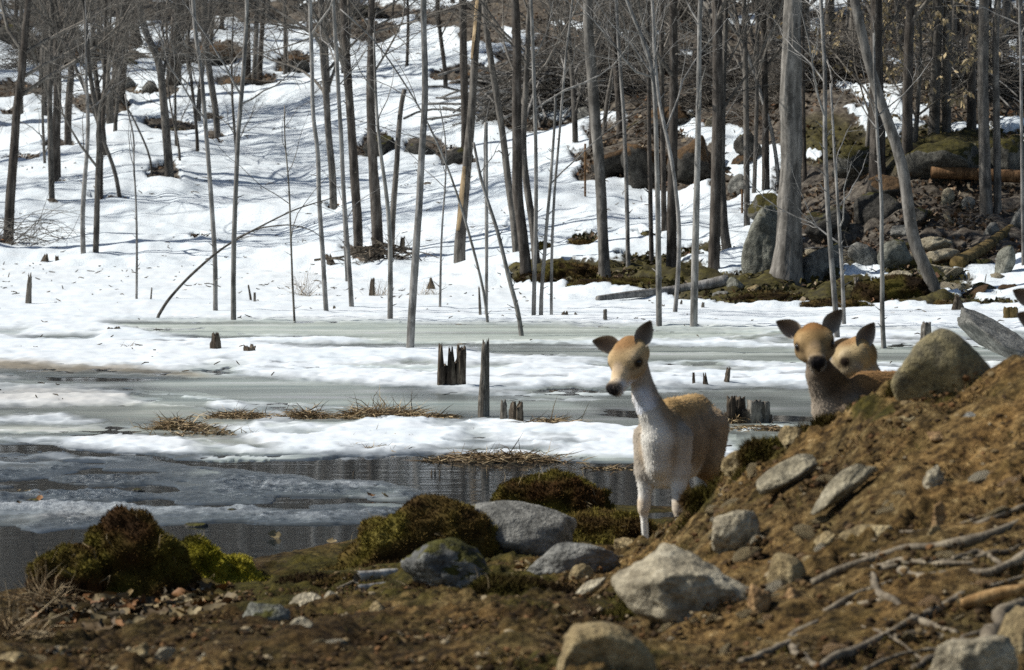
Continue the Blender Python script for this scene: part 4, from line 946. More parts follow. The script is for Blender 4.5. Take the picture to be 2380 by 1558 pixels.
rock('tan stone left of the long flat stone in mid slope', 1918, 1252, 66, 34, R_TAN, 70, .8, -10)
rock('small upright orange stone on the mound above the roots', 2182, 1195, 32, 58, R_ORG, 72, .9, 6)
rock('brown stone just below the small upright orange stone', 2172, 1242, 40, 42, R_TAN, 73, .9, 6)
rock('rounded orange stone below the round tan stone', 1764, 1392, 54, 62, R_ORG, 75, .9, 5, sharp=9)
rock('small dull orange stone right of the rounded orange one', 1842, 1384, 44, 38, R_ORG, 76, .9, 5, sharp=9)
rock('large pale rock at the bottom right corner between thick roots', 2262, 1520, 210, 110, R_PALE, 78, .7, -26, sub=5, planes=8, name='boulder')
rock('brown grey block at the right edge behind the thick dark root', 2366, 1478, 110, 130, R_TAN, 80, .7, 5)
LFT = 'pale stones on the lower left bank'
rock('flat grey green stone with moss at its rim on the lower left bank', 615, 1420, 128, 50, R_LICH, 83, .7, -6)
rock('pale chunky stone above right of the flat grey green stone', 712, 1396, 84, 34, R_PALE, 84, .8, -6)
rock('pale stone tucked between the chunky pale stone and the bark rolls', 772, 1390, 52, 30, R_PALE, 85, .8, 0)
rock('slanted tan stone sliver below the pale chunky stone', 697, 1452, 66, 30, R_PALE, 86, .6, -32)
rock('small round tan stone below the bark rolls', 880, 1414, 44, 32, R_TAN, 87, .9, 12, sharp=8)
rock('small pale pebble on the dirt beside the yellow moss', 478, 1376, 36, 19, R_PALE, 88, .9, 0, sharp=8)
rock('pale stone sliver standing near the bottom left', 382, 1514, 52, 22, R_PALE, 89, .6, -36)
rock('yellowish stone sliver left of the standing pale sliver', 322, 1516, 60, 24, R_TAN, 90, .6, -30)
rock('pale sliver on the dirt at the bottom edge under the left bank', 470, 1534, 24, 36, R_PALE, 91, .6, 14)
rock('dull flat stone in the bottom left corner by the grass', 28, 1535, 80, 34, R_TAN, 92, .8, 0)
rock('thin pale stone lying on the bank below the flat shore rock', 1370, 1362, 90, 18, R_PALE, 93, .6, -30)
rock('brown rounded stone at the mound foot right of the flat shore rock', 1352, 1330, 60, 40, R_TAN, 94, .8, 0, sharp=9)
rock('pale half buried stone in the first deer hoof gravel', 1455, 1262, 56, 26, R_TAN, 95, .8, -10)

# hillside and far shore
rock('tall pale boulder with mossy top left of the biggest trunk', 1772, 556, 92, 172, R_LICH, 101, .9, 4, sub=5, planes=8, sharp=12, name='boulder')
rock('moss grown slab on top of the tall pale boulder', 1778, 470, 88, 42, R_OUT, 102, .8, -20, name='stone_slab', foot=110, lift=0.0)
rock('round grey boulder right of the biggest trunk', 1905, 602, 92, 92, R_GREYM, 103, .9, 10, sub=5, planes=9, name='boulder')
rock('dark overhanging rock above the round grey boulder', 2046, 482, 120, 66, R_DARK, 104, .9, 4, sub=4)
rock('long shadowed rock ledge behind the two pale poles', 1930, 520, 110, 50, R_DARK, 105, .8, -25)
for i, (a, b_, c, d, m, s, tl, lb) in enumerate([
    (2010, 592, 66, 70, R_GREY, 106, -25, 'grey wedge rock left of the crooked slush pole on the rocky bank'),
    (2076, 590, 78, 62, R_LICH, 107, -20, 'smooth light boulder right of the crooked slush pole on the rocky bank'),
    (2165, 566, 100, 34, R_PALE, 108, -14, 'upper pale slab beside the leaning tree on the rocky bank'),
    (2190, 596, 84, 32, R_PALE, 109, -10, 'middle pale slab beside the leaning tree on the rocky bank'),
    (2180, 628, 78, 26, R_PALE, 110, 4, 'lowest pale slab beside the leaning tree on the rocky bank'),
    (2084, 642, 70, 24, R_PALE, 111, -10, 'flat pale rock under the smooth light boulder'),
    (2098, 540, 60, 32, R_GREY, 112, -8, 'grey rock behind the smooth light boulder'),
    (2302, 536, 44, 34, R_GREY, 113, -20, 'small grey rock above the rotten yellow log'),
    (2334, 606, 44, 70, R_LICH, 114, 20, 'greenish upright rock at the end of the rotten yellow log'),
    (2203, 456, 32, 38, R_PALE, 115, 8, 'pale square rock below the red brown log'),
    (2364, 512, 46, 60, R_GREY, 116, 0, 'grey rock at the right edge under the red brown log'),
    (2250, 470, 36, 26, R_GREY, 117, 0, 'dull rock between the pale square rock and the rooted tree'),
    (1960, 556, 50, 46, R_DARK, 118, -20, 'dark rock wedged behind the round grey boulder'),
    (2130, 500, 60, 36, R_DARK, 119, -10, 'dark rock at the foot of the massive outcrop trunk'),
    (1998, 648, 64, 20, R_GREY, 120, 0, 'flat grey rock by the snow patch on the rocky bank'),
    (1704, 662, 52, 40, R_LICH, 121, 4, 'pale angular rock at the end of the fallen pale log'),
    (1680, 686, 50, 20, R_GREY, 122, 0, 'low grey rock in front of the pale angular rock'),
    (1752, 672, 40, 22, R_TAN, 123, 0, 'brown grey rock at the left root of the biggest trunk'),
    (2000, 372, 150, 74, R_OUT, 124, -12, 'mossy left part of the outcrop above the rocky bank'),
    (2195, 372, 190, 88, R_OUT, 125, -6, 'mossy middle part of the outcrop above the red brown log'),
    (2345, 365, 110, 80, R_OUT, 126, -20, 'mossy right part of the outcrop at the picture edge'),
    (2080, 430, 120, 50, R_LEAFY, 127, 0, 'shadowed rock under the massive dark outcrop trunk'),
    (1506, 382, 130, 84, R_LEAFY, 130, 4, 'large dark boulder among leaves right of the large straight tree'),
    (1606, 366, 110, 86, R_LEAFY, 131, -8, 'dark boulder with brown leaves behind the pale poles on the right'),
    (1432, 372, 110, 60, R_LEAFY, 132, 14, 'leaf covered rock left of the large dark boulder'),
    (1716, 428, 50, 44, R_GREY, 133, 6, 'rounded grey boulder beside the blackish tree'),
    (1556, 276, 120, 62, R_LEAFY, 134, -6, 'dark ledge high behind the pale poles on the right'),
    (1738, 338, 60, 60, R_DARK, 135, -20, 'dark slanted rock behind the straight grey tree'),
    (1360, 265, 50, 36, R_GREY, 136, 0, 'small grey rock below the brush heap'),
    (885, 348, 84, 66, R_DARK, 140, 0, 'dark round boulder in the snow behind the twin trunks'),
    (975, 352, 78, 36, R_DARK, 141, 8, 'low dark rock right of the dark round boulder'),
    (1062, 366, 76, 44, R_DARK, 142, -4, 'blocky dark rock at the foot of the dark straight tree'),
    (1110, 184, 130, 36, R_LEAFY, 143, -6, 'long dark outcrop left of the brush heap'),
    (1195, 226, 110, 60, R_LEAFY, 144, -8, 'mossy outcrop below the brush heap'),
    (1290, 235, 110, 56, R_GREY, 145, 0, 'grey outcrop under the right of the brush heap'),
    (295, 194, 46, 30, R_GREY, 146, 10, 'left pale rock of two on the upper left slope'),
    (347, 202, 38, 30, R_GREY, 147, -6, 'right pale rock of two on the upper left slope'),
    (30, 82, 80, 54, R_DARK, 148, 0, 'dark boulder high at the left picture edge'),
    (110, 130, 90, 40, R_DARK, 149, 6, 'dark rock right of the high left edge boulder'),
    (205, 128, 100, 40, R_LEAFY, 150, -4, 'long dark rock on the upper left slope'),
    (268, 96, 100, 34, R_LEAFY, 151, 4, 'brownish hump of rock high on the left slope'),
    (300, 149, 60, 26, R_DARK, 152, 0, 'small dark rock above the two pale rocks'),
    (415, 122, 90, 50, R_DARK, 153, -4, 'dark rock behind the forking grey tree'),
    (500, 128, 110, 48, R_LEAFY, 154, 4, 'broad dark rock between forking tree and three trunks'),
    (684, 153, 84, 52, R_LEAFY, 155, -4, 'dark boulder right of the three trunks on the hill'),
    (575, 194, 120, 30, R_LEAFY, 156, 0, 'flat dark rock under the three trunks on the hill'),
    (410, 304, 60, 12, R_DARK, 157, 0, 'low strip of rock beside the stout forking tree'),
    (850, 28, 90, 30, R_DARK, 158, 0, 'brown rock on the crest of the open snow'),
    (395, 178, 26, 22, R_DARK, 159, 0, 'tiny dark rock right of the forking grey tree')]):
    rock(lb, a, b_, c, d, m, s, .9, tl, sub=4 if c > 55 else 3, planes=8, sharp=36, rough=.09, sink=.3, group='rocks of the hillside and far shore')

# lesser rocks strewn over the rocky bank
def bank_rocks():
    rng = np.random.default_rng(19)
    pr = [mk('rock', *rock_shape(700 + q, 3, 8, 34, .08), m, link=False) for q in range(7) for m in (R_GREYM, R_LEAFY, R_PALE, R_OUT)]
    for i in range(48):
        if i < 38: x, y = rng.uniform(1880, 2385), rng.uniform(470, 690)
        else: x, y = rng.uniform(1380, 1760), rng.uniform(270, 420)
        g = G(x, y); s = rng.uniform(.05, .2)
        o = ob('small_rock', pr[rng.integers(len(pr))], None, (g[0], g[1], g[2] + s * .05), (rng.normal(0, .3), rng.normal(0, .3), rng.uniform(0, 6.28)), (s * rng.uniform(1, 1.7), s, s * rng.uniform(.4, .8)))
        mn = min([(2010, 592, 'grey wedge rock'), (2076, 590, 'smooth light boulder'), (2180, 590, 'pale slabs'), (1905, 602, 'round grey boulder'), (2300, 560, 'rotten yellow log'), (2290, 500, 'rooted tree'), (2046, 482, 'dark overhanging rock'), (2203, 456, 'pale square rock'), (2140, 680, 'leaning tree foot'), (1506, 382, 'large dark boulder'), (1606, 366, 'leafy dark boulder'), (1432, 372, 'leaf covered rock'), (1716, 428, 'rounded grey boulder')], key=lambda m: (m[0] - x) ** 2 + (m[1] - y) ** 2)
        tag(o, f"small {'loose' if s < .1 else 'chunky'} rock {'left' if x < mn[0] else 'right'} {'above' if y < mn[1] else 'below'} the {mn[2]}", 'rock', 'small rocks on the far bank')
bank_rocks()

# ------------------------------------------------------------------ stumps, posts and logs
def jag_tube(pts, rad, k, seed, jag, hollow=False):
    """broken stem: rings of uneven width, top edge torn into splinters"""
    rng = np.random.default_rng(seed)
    pts = np.asarray(pts, float); n = len(pts)
    a = np.arange(k) * 2 * math.pi / k
    el = 1 + 0.13 * np.sin(a * 2 + seed) + 0.13 * rng.normal(size=k)
    tear = jag * np.abs(fbm(np.cos(a) * 1.6 + seed, np.sin(a) * 1.6, 0.5, 3, seed % 83))
    L = np.linalg.norm(pts[-1] - pts[0]); ax = norm(pts[-1] - pts[0])
    V = []
    for i in range(n):
        f = i / (n - 1)
        e = el * (1 + 0.05 * rng.normal(size=k))
        ring = pts[i] + rad[i] * np.stack([np.cos(a) * e, np.sin(a) * e, 0 * a], -1) - ax[None] * (f ** 2 * tear * L)[:, None]
        V.append(ring)
    inner = pts[-1] - ax * (jag * L * (0.9 if hollow else 0.55)) ; 
    V.append(V[-1] * 0.45 + inner * 0.55); V.append(np.repeat(inner[None], k, 0) + 0.1 * (V[-1] - inner))
    V = np.concatenate(V); m = n + 2
    i = np.arange(m - 1)[:, None] * k; j = np.arange(k)[None]; j2 = (j + 1) % k
    return V, [np.stack([i + j, i + j2, i + k + j2, i + k + j], -1).reshape(-1, 4), np.arange(k)[None] + (m - 1) * k]
STG = 'stumps and posts standing in the pond ice'
def stump(label, x, y, ytop, w, xt=None, wt=None, mat=STUMPM, jag=.35, seed=1, name='stump', shards=None, mats=None):
    b = surf(x, y); s = F / b[1]; Y = b[1]
    xt = x if xt is None else xt; wt = w * .8 if wt is None else wt
    root = None
    if shards:
        root = empty(name, b, label, name.split('_')[-1], STG)
        for q, (sx, st, sw, stw) in enumerate(shards):
            p0 = P(sx, y, Y) ; p1 = P(sx + (stw - sw) * .2, st, Y)
            p0[1] += 0.04 * ((q % 2) * 2 - 1); p1[1] = p0[1]
            pts = np.linspace(p0, p1, 7) - b; pts[0, 2] -= 0.08
            V, Fs = jag_tube(pts, np.linspace(sw, stw, 7) / 2 / s, 24, seed + q, jag)
            mk('shard', V, Fs, mats[q] if mats else mat, root)
        return root
    p0, p1 = P(x, y, Y), P(xt, ytop, Y)
    pts = np.linspace(p0, p1, 7) - b; pts[0, 2] -= 0.08
    V, Fs = jag_tube(pts, np.linspace(w, wt, 7) / 2 / s, 26 if w > 9 else 8, seed, jag)
    o = mk(name, V, Fs, mat); o.location = b
    return tag(o, label, name.split('_')[-1], STG)
stump('leaning grey post with a slanted tip at the far left', 64, 709, 632, 14, 70, 8, STUMPG, .3, 3, 'broken_post')
stump('thin short stick post right of the thin wavering pole', 350, 702, 667, 6, 353, 4, STUMPG, .2, 4, 'broken_post')
stump('curved dark left stick of two between big pole and bough foot', 584, 700, 660, 7, 577, 4, STUMPM, .2, 5, 'broken_post')
stump('short right stick of two beyond the right big pole', 592, 704, 678, 6, 592, 5, STUMPG, .2, 6, 'broken_post')
stump('tiny dark stump beside the foot of the tall crooked pole', 777, 725, 710, 9, mat=STUMPM, seed=7)
stump('dark chunk of stump on the left snow near the stick', 265, 775, 758, 28, 266, 24, STUMPM, .5, 8)
stump('dark pointed stump on the snow ridge left of centre', 503, 813, 770, 25, 502, 13, STUMPM, .35, 9)
stump('low ragged dark stump right of the dark pointed stump', 580, 821, 799, 33, 580, 30, STUMPM, .6, 10)
stump('large hollow stump split in three jagged dark shards', 1050, 900, 800, 60, shards=[(1026, 793, 22, 9), (1036, 845, 38, 30), (1050, 802, 22, 9), (1058, 830, 24, 18), (1072, 800, 21, 19)], jag=.3, seed=11)
stump('tall pale pointed post standing in the water right of the hollow stump', 1124, 970, 783, 26, 1129, 15, STUMPG, .28, 12, 'broken_post')
stump('small pale stump left of a pair behind the tall pointed post', 1171, 984, 926, 15, 1170, 11, STUMPG, .3, 13)
stump('dark stump right of a pair beside the grass and pointed post', 1200, 987, 931, 28, 1201, 22, STUMPM, .4, 14)
stump('thinnest left one of three dark stubs right of the first deer head', 1613, 896, 864, 8, 1612, 5, STUMPM, .25, 15)
stump('middle one of three dark stubs right of the first deer head', 1641, 900, 862, 13, 1637, 7, STUMPM, .5, 16)
stump('leaning right one of three dark stubs right of the first deer head', 1688, 896, 850, 14, 1694, 9, STUMPM, .3, 17)
stump('broad grey fibrous twin stump between the two front deer', 1735, 985, 925, 90, mat=STUMPG, shards=[(1700, 918, 26, 20), (1720, 920, 30, 24), (1752, 926, 32, 30), (1775, 932, 30, 26), (1737, 948, 24, 20), (1790, 962, 16, 12), (1690, 955, 16, 12)], jag=.2, seed=18, mats=[STUMPM, STUMPM, STUMPG, STUMPG, STUMPM, STUMPM, STUMPM])
stump('pale split stump in the snow left of the crest boulder', 2152, 800, 745, 23, 2153, 19, STUMPG, .3, 19)
stump('dark root snag behind the leaning slab', 2226, 728, 684, 34, 2224, 8, STUMPM, .3, 20)
stump('orange brown stump behind the ears at the right edge', 2350, 746, 712, 32, 2348, 28, LOGYEL, .3, 21)
stump('slim broken stump with pale side left of the nearest tall pole', 865, 694, 645, 14, 867, 9, STUMPM, .3, 22)
stump('pointed stump on the snow right of the nearest tall pole', 1003, 677, 643, 24, 1001, 5, STUMPM, .3, 23)
stump('squat stump at the far end of the long thin log', 1313, 738, 722, 17, 1313, 13, STUMPM, .4, 24)
stump('small thin stub between the squat stump and the square post', 1338, 738, 724, 8, mat=STUMPG, seed=25)
stump('square topped little post at the right end of the long thin log', 1408, 749, 718, 9, 1407, 8, STUMPG, .1, 26, 'broken_post')
stump('tiny round stump above the left ear of the first deer', 1478, 746, 737, 10, mat=STUMPM, seed=27)
stump('tiny post left of the curved pale pole by the fallen log', 1510, 708, 696, 7, mat=STUMPM, seed=28)
stump('tiny post between curved pale pole and bowed pole', 1542, 719, 706, 8, mat=STUMPM, seed=29)
stump('tiny post left of the palest pole foot', 1583, 715, 696, 7, mat=STUMPG, seed=30)
stump('short grey post right of the palest pole foot', 1634, 720, 699, 9, mat=STUMPG, seed=31)
stump('leaning stub on the mossy shore above the second deer', 1998, 692, 642, 15, 1990, 11, STUMPG, .3, 32)
stump('thin short post left of the square snapped pole', 1116, 736, 663, 7, 1113, 4, STUMPG, .2, 33, 'broken_post')
stump('dark stub on the root heap of the twin trunks', 933, 590, 548, 13, 936, 9, STUMPM, .3, 34)
stump('slanting snag left of the root heap', 775, 625, 588, 20, 762, 12, STUMPM, .4, 35)
stump('tiny grey stub left of the twin trunks', 777, 550, 530, 9, mat=STUMPG, seed=36)
stump('triangular dark root snag on the snow at the left', 102, 617, 588, 26, 108, 8, STUMPM, .5, 37)
stump('small dark root piece right of the triangular snag', 133, 617, 592, 10, 132, 7, STUMPM, .5, 38)
for i, (x, y, h) in enumerate([(1003, 1104, 14), (1011, 1104, 12), (1022, 1106, 14), (822, 1106, 14)]):
    stump(['first of three black stubs in the open water below the grass', 'second of three black stubs in the open water below the grass', 'third of three black stubs in the open water below the grass', 'lone black stub in the open water on the left'][i], x, y, y - h, 5, mat=STUMPM, seed=40 + i, jag=.2)

def log(label, pts, w0, w1, mat, seed, name='fallen_log', cat='log', view=zd, twigs=0, lift=0.4, ymin=26.5, group=None, gnd=None, k=10, wig=0.0):
    D = [view(*p) for p in pts]
    W = []
    for i, (x, y) in enumerate(D):
        g = G(x, y, ymin) if gnd is None else P(x, y, gnd)
        W.append(g)
    W = np.array(W); s = F / W[:, 1].mean()
    rad = np.linspace(w0, w1, len(W)) / 2 / s
    if gnd is None: W[:, 2] += rad * lift
    PR = resample(np.concatenate([W, rad[:, None]], 1), 24 if not wig else 44)
    if wig:
        t_ = np.linspace(0, 1, len(PR)); L_ = np.linalg.norm(PR[-1, :3] - PR[0, :3])
        PR[:, 0] += wig * L_ * noise(t_ * 5 + seed, 1.5, 0, seed); PR[:, 1] += 2 * wig * L_ * noise(t_ * 5 + seed, 7.5, 0, seed); PR[:, 2] += wig * L_ * .5 * noise(t_ * 8 + seed, 3.5, 0, seed)
        PR[:, 3] *= 1 + .3 * noise(t_ * 9, seed, 0, 5)
    b = PR[0, :3].copy()
    V, Fs = trunk_mesh(PR[:, :3] - b, PR[:, 3], k, seed, 0, 1, .1)
    if twigs:
        root = empty(name, b, label, cat, group)
        mk('stem', V, Fs, mat, root)
        rng = np.random.default_rng(seed)
        A, RA = branches(rng, PR[None, :, :3] - b, PR[None, :, 3], twigs, .3, 1, lambda t, pl: pl * .25, .7, 6, .1, .15)
        V, Fs = tubes(A, RA, 4); mk('twigs', V, Fs, mat, root)
        return root
    o = mk(name, V, Fs, mat); o.location = b
    return tag(o, label, cat, group)
log('pale fallen log lying along the mossy shore in the centre', [(1388, 706), (1450, 703), (1560, 697), (1640, 688), (1692, 682)], 12, 30, BARK_POLE, 1, k=12, lift=2.0)
log('long thin grey log lying on the ice through the poles', [(845, 737), (1000, 741), (1150, 742), (1300, 744), (1404, 747)], 3, 6, BARK_MID, 2)
log('thin dark stick lying on the snow under the bough foot', [(296, 735), (330, 738), (400, 739), (460, 738), (494, 731)], 5, 6, STUMPM, 3, 'fallen_stick', 'stick')
log('red brown barked log lying on the rocky bank at the right edge', [(2165, 432), (2240, 436), (2320, 442), (2420, 450)], 28, 32, LOGRED, 4, k=12, lift=2.2)
log('reddish split log slanting up beside the massive outcrop trunk', [(1948, 455), (1985, 434), (2024, 413)], 15, 12, LOGRED, 5, lift=1)
log('rotten yellow log slanting over the right end of the rocky bank', [(2226, 632), (2260, 612), (2300, 585), (2330, 560), (2350, 545)], 36, 24, LOGYEL, 6, k=12, lift=1)
log('pale stick propped on the mossy shore above the second deer', [(1855, 713), (1900, 695), (1935, 675), (1962, 658)], 9, 7, BARK_POLE, 7, 'fallen_stick', 'stick')
log('dark stick lying on the shore right of the pale propped stick', [(1960, 700), (2000, 688), (2050, 672), (2085, 655)], 7, 5, STUMPM, 8, 'fallen_stick', 'stick')
log('thin branch lying on moss at the foot of the leaning tree', [(2010, 705), (2080, 702), (2140, 690), (2185, 680)], 5, 4, BARK_MID, 9, 'fallen_stick', 'stick', twigs=4)
log('long dark log lying on the snow behind the left pair', [(190, 352), (240, 351), (305, 353)], 6, 5, BARK_DARK, 10)
log('dark log lying right of the stout forking tree', [(398, 352), (440, 350), (478, 350)], 7, 6, BARK_DARK, 11)
log('thin log slanting across the snow behind the tall pale poles', [(434, 330), (480, 340), (520, 352), (546, 363)], 6, 4, BARK_DARK, 12)
log('black log at the foot of the stem curving left', [(208, 466), (250, 468), (288, 472)], 7, 6, STUMPM, 13)
log('dark root stretching left from the centre clump foot', [(1140, 612), (1165, 605), (1190, 598), (1215, 590)], 5, 8, STUMPM, 14)
log('stick on the snow left of the centre clump', [(1160, 660), (1190, 655), (1215, 648)], 4, 5, STUMPM, 15, 'fallen_stick', 'stick')
log('exposed grey root snaking down from the rooted tree on the bank', [(2285, 505), (2262, 530), (2250, 560), (2228, 590), (2222, 612)], 10, 6, BARK_MID, 16, 'tree_root', 'root', lift=1)
log('second grey root running left from the rooted tree', [(2275, 508), (2240, 528), (2205, 545), (2170, 560)], 8, 4, BARK_MID, 17, 'tree_root', 'root', lift=1)
# the bough arching over the ice, rising from its foot
D = [z1(*p) for p in [(710,1458),(760,1370),(850,1270),(960,1170),(1050,1105),(1180,1035),(1330,960),(1440,925),(1510,905)]]
b = surf(*D[0])
W = np.array([P(x, y, b[1]) for x, y in D]); W[:, 1] += np.linspace(0, .5, len(W)); rad = np.interp(np.arange(9), [0, 8], [15, 4]) / 1.96 / (F / b[1]) / 2
PR = resample(np.concatenate([W, rad[:, None]], 1), 40); PR[0, 2] -= .05
root = empty('arching_bough', b, 'long thin bough arching from the ice up to the right', 'branch')
V, Fs = trunk_mesh(PR[:, :3] - b, PR[:, 3], 8, 5, .1); mk('stem', V, Fs, BARK_MID, root)
D2 = [z1(*p) for p in [(1080,1085),(1180,1038),(1320,1022),(1430,1050),(1465,1085)]]
W2 = np.array([P(x, y, b[1] + .3) for x, y in D2]); PR2 = resample(np.concatenate([W2, np.linspace(.012, .004, 5)[:, None]], 1), 20)
V, Fs = tubes(PR2[None, :, :3] - b, PR2[None, :, 3], 6); mk('side_branch', V, Fs, BARK_MID, root)
rng = np.random.default_rng(5)
A, RA = branches(rng, PR[None, :, :3] - b, PR[None, :, 3], 14, .35, 1, lambda t, pl: .35 + 0 * t, .6, 5, .1, .15); V, Fs = tubes(A, RA, 3); mk('twigs', V, Fs, BARK_MID, root)

# ------------------------------------------------------------------ heaps of branches
def heap(label, x, y, w, h, count, seed, Lm, thick, name='brush_heap', spread=.5, mats=BARK_MID, fine=400, arc=True):
    rng = np.random.default_rng(seed)
    b = G(x, y + h / 2); s = F / b[1]; rx, rz = w / 2 / s, h / s
    root = empty(name, b, label, 'brush', None)
    protos = []
    for q in range(8):
        n = 10; t = np.linspace(-.5, .5, n)
        pts = np.stack([t * Lm, .06 * Lm * np.sin(t * 5 + q), (.10 + .1 * rng.random()) * Lm * (.25 - t * t) * 3 * (1 if arc else .2) + .04 * Lm * np.sin(t * 7 + q)], -1)
        V, Fs = tubes(pts[None], np.linspace(thick, thick * .3, n)[None], 6)
        protos.append(mk('branch', V, Fs, mats, link=False))
    for i in range(count):
        px = rng.normal(0, .42) * rx; py = rng.normal(0, .5) * rx * .5
        top = rz * max(0.1, 1 - (px / rx) ** 2)
        z = GZ(b[0] + px, b[1] + py) - b[2] + rng.uniform(0, .8) * top
        ob('branch', protos[i % 8], root, (px, py, z), (rng.normal(0, .25), rng.normal(0, .3), rng.normal(0, spread)), (rng.uniform(.5, 1.2),) * 3)
    px = rng.normal(0, .5, fine) * rx; py = rng.normal(0, .5, fine) * rx * .5
    z = ground(b[0] + px, b[1] + py) - b[2] + rng.uniform(0, .9, fine) * rz * np.maximum(.15, 1 - (px / rx) ** 2)
    st = np.stack([px, py, z], -1); d = norm(np.stack([rng.normal(0, 1, fine), rng.normal(0, .5, fine), rng.normal(.1, .35, fine)], -1)); ln = rng.uniform(.3, 1, (fine, 1)) * Lm * .5
    Q = np.stack([st, st + d * ln * .5 + rng.normal(0, .05, (fine, 3)), st + d * ln + rng.normal(0, .08, (fine, 3))], 1)
    V, Fs = tubes(Q, np.repeat(np.array([[.006, .005, .003]]), fine, 0), 3)
    o = mk('twigs', V, Fs, TWIG, root); o['kind'] = 'stuff'
heap('big tangled heap of cut grey branches on the rocks up the hill', 1300, 195, 340, 130, 130, 3, 2.6, .022, fine=1600, spread=.9, mats=BARK_POLE)
heap('heap of roots and broken branches at the foot of the twin trunks', 880, 598, 150, 44, 26, 4, .9, .016, spread=.8, mats=STUMPM, fine=120)
heap('brown fallen branches spreading over the snow at the far left', 70, 545, 210, 60, 16, 5, 1.7, .008, spread=.5, mats=TWIG, fine=60)
heap('grey twiggy branches lying behind the right trunks', 1700, 190, 300, 110, 50, 6, 2.2, .014, fine=900, spread=1.0)
heap('grey brush tangle high behind the large straight tree', 1480, 130, 260, 90, 40, 8, 2.2, .012, fine=1200, spread=1.2, mats=BARK_POLE)
heap('grey brush tangle high behind the biggest trunk', 1900, 150, 300, 110, 40, 9, 2.2, .012, fine=1300, spread=1.2, mats=BARK_POLE)
heap('grey brush tangle high at the right picture edge', 2270, 150, 260, 110, 36, 10, 2.2, .012, fine=1200, spread=1.2, mats=BARK_POLE)
heap('low twiggy brush on the upper left slope', 130, 110, 260, 90, 30, 11, 2.0, .010, fine=900, spread=1.2)
heap('tangle of thin twigs in front of the rocky bank boulders', 1985, 600, 110, 70, 10, 7, .9, .006, spread=1.2, mats=BARK_POLE, fine=70)

# thin fence posts on the slope
for x, y0, y1, lb in ((1360, 474, 334, 'thin rusty fence post on the snow left of the large straight tree'), (1725, 505, 440, 'thin rusty fence post beside the straight grey tree by the boulder')):
    b = G(x, y0); p1 = P(x, y1, b[1])
    V, Fs = tubes(np.linspace(b - [0, 0, .1], p1, 6)[None] - b, np.full((1, 6), .018), 6, cap=True)
    o = mk('fence_post', V, Fs, LOGRED); o.location = b; tag(o, lb, 'post', 'rusty fence posts')

# ------------------------------------------------------------------ deer
def surface_nets(fn, lo, hi, h):
    lo, hi = np.array(lo), np.array(hi)
    n = np.ceil((hi - lo) / h).astype(int) + 1
    ax = [lo[i] + h * np.arange(n[i]) for i in range(3)]
    # coarse pass first, then only the cells near the skin
    m = 4; nc = n // m + 2
    cx = [lo[i] + h * m * np.arange(nc[i]) for i in range(3)]
    g = np.stack(np.meshgrid(*cx, indexing='ij'), -1).reshape(-1, 3)
    Cd = fn(g).reshape(nc)
    D = np.repeat(np.repeat(np.repeat(Cd, m, 0), m, 1), m, 2)[m//2:, m//2:, m//2:][:n[0], :n[1], :n[2]].astype(np.float32).copy()
    near = np.argwhere(np.abs(D) < h * m * 2.0)
    D[tuple(near.T)] = fn(lo + h * near)
    S = D < 0
    c = [S[a:n[0]-1+a, b:n[1]-1+b, d:n[2]-1+d] for a in (0, 1) for b in (0, 1) for d in (0, 1)]
    cnt = sum(x.astype(int) for x in c); act = (cnt > 0) & (cnt < 8)
    idx = -np.ones(act.shape, np.int64); cells = np.argwhere(act); idx[act] = np.arange(len(cells))
    acc = np.zeros((len(cells), 3)); num = np.zeros(len(cells))
    cor = np.array([(a, b, d) for a in (0, 1) for b in (0, 1) for d in (0, 1)])
    vals = np.stack([D[cells[:, 0] + a, cells[:, 1] + b, cells[:, 2] + d] for a, b, d in cor], 1)
    for i in range(8):
        for j in range(i + 1, 8):
            if np.abs(cor[i] - cor[j]).sum() != 1: continue
            m = (vals[:, i] < 0) != (vals[:, j] < 0)
            t = vals[m, i] / (vals[m, i] - vals[m, j])
            acc[m] += cor[i] + t[:, None] * (cor[j] - cor[i]); num[m] += 1
    V = lo + h * (cells + acc / num[:, None])
    Q = []
    for a in range(3):
        b, d = (a + 1) % 3, (a + 2) % 3
        sl0 = [slice(None)] * 3; sl1 = [slice(None)] * 3
        sl0[a] = slice(0, n[a] - 1); sl1[a] = slice(1, n[a])
        e0, e1 = S[tuple(sl0)], S[tuple(sl1)]
        E = np.argwhere(e0 != e1)
        E = E[(E[:, b] > 0) & (E[:, d] > 0) & (E[:, b] < n[b] - 1) & (E[:, d] < n[d] - 1)]
        ins = S[tuple(E.T)]
        def cell(db, dd):
            k = E.copy(); k[:, b] -= db; k[:, d] -= dd; return idx[tuple(k.T)]
        q = np.stack([cell(1, 1), cell(0, 1), cell(0, 0), cell(1, 0)], 1)
        q[~ins] = q[~ins][:, ::-1]; Q.append(q)
    return V, np.concatenate(Q)

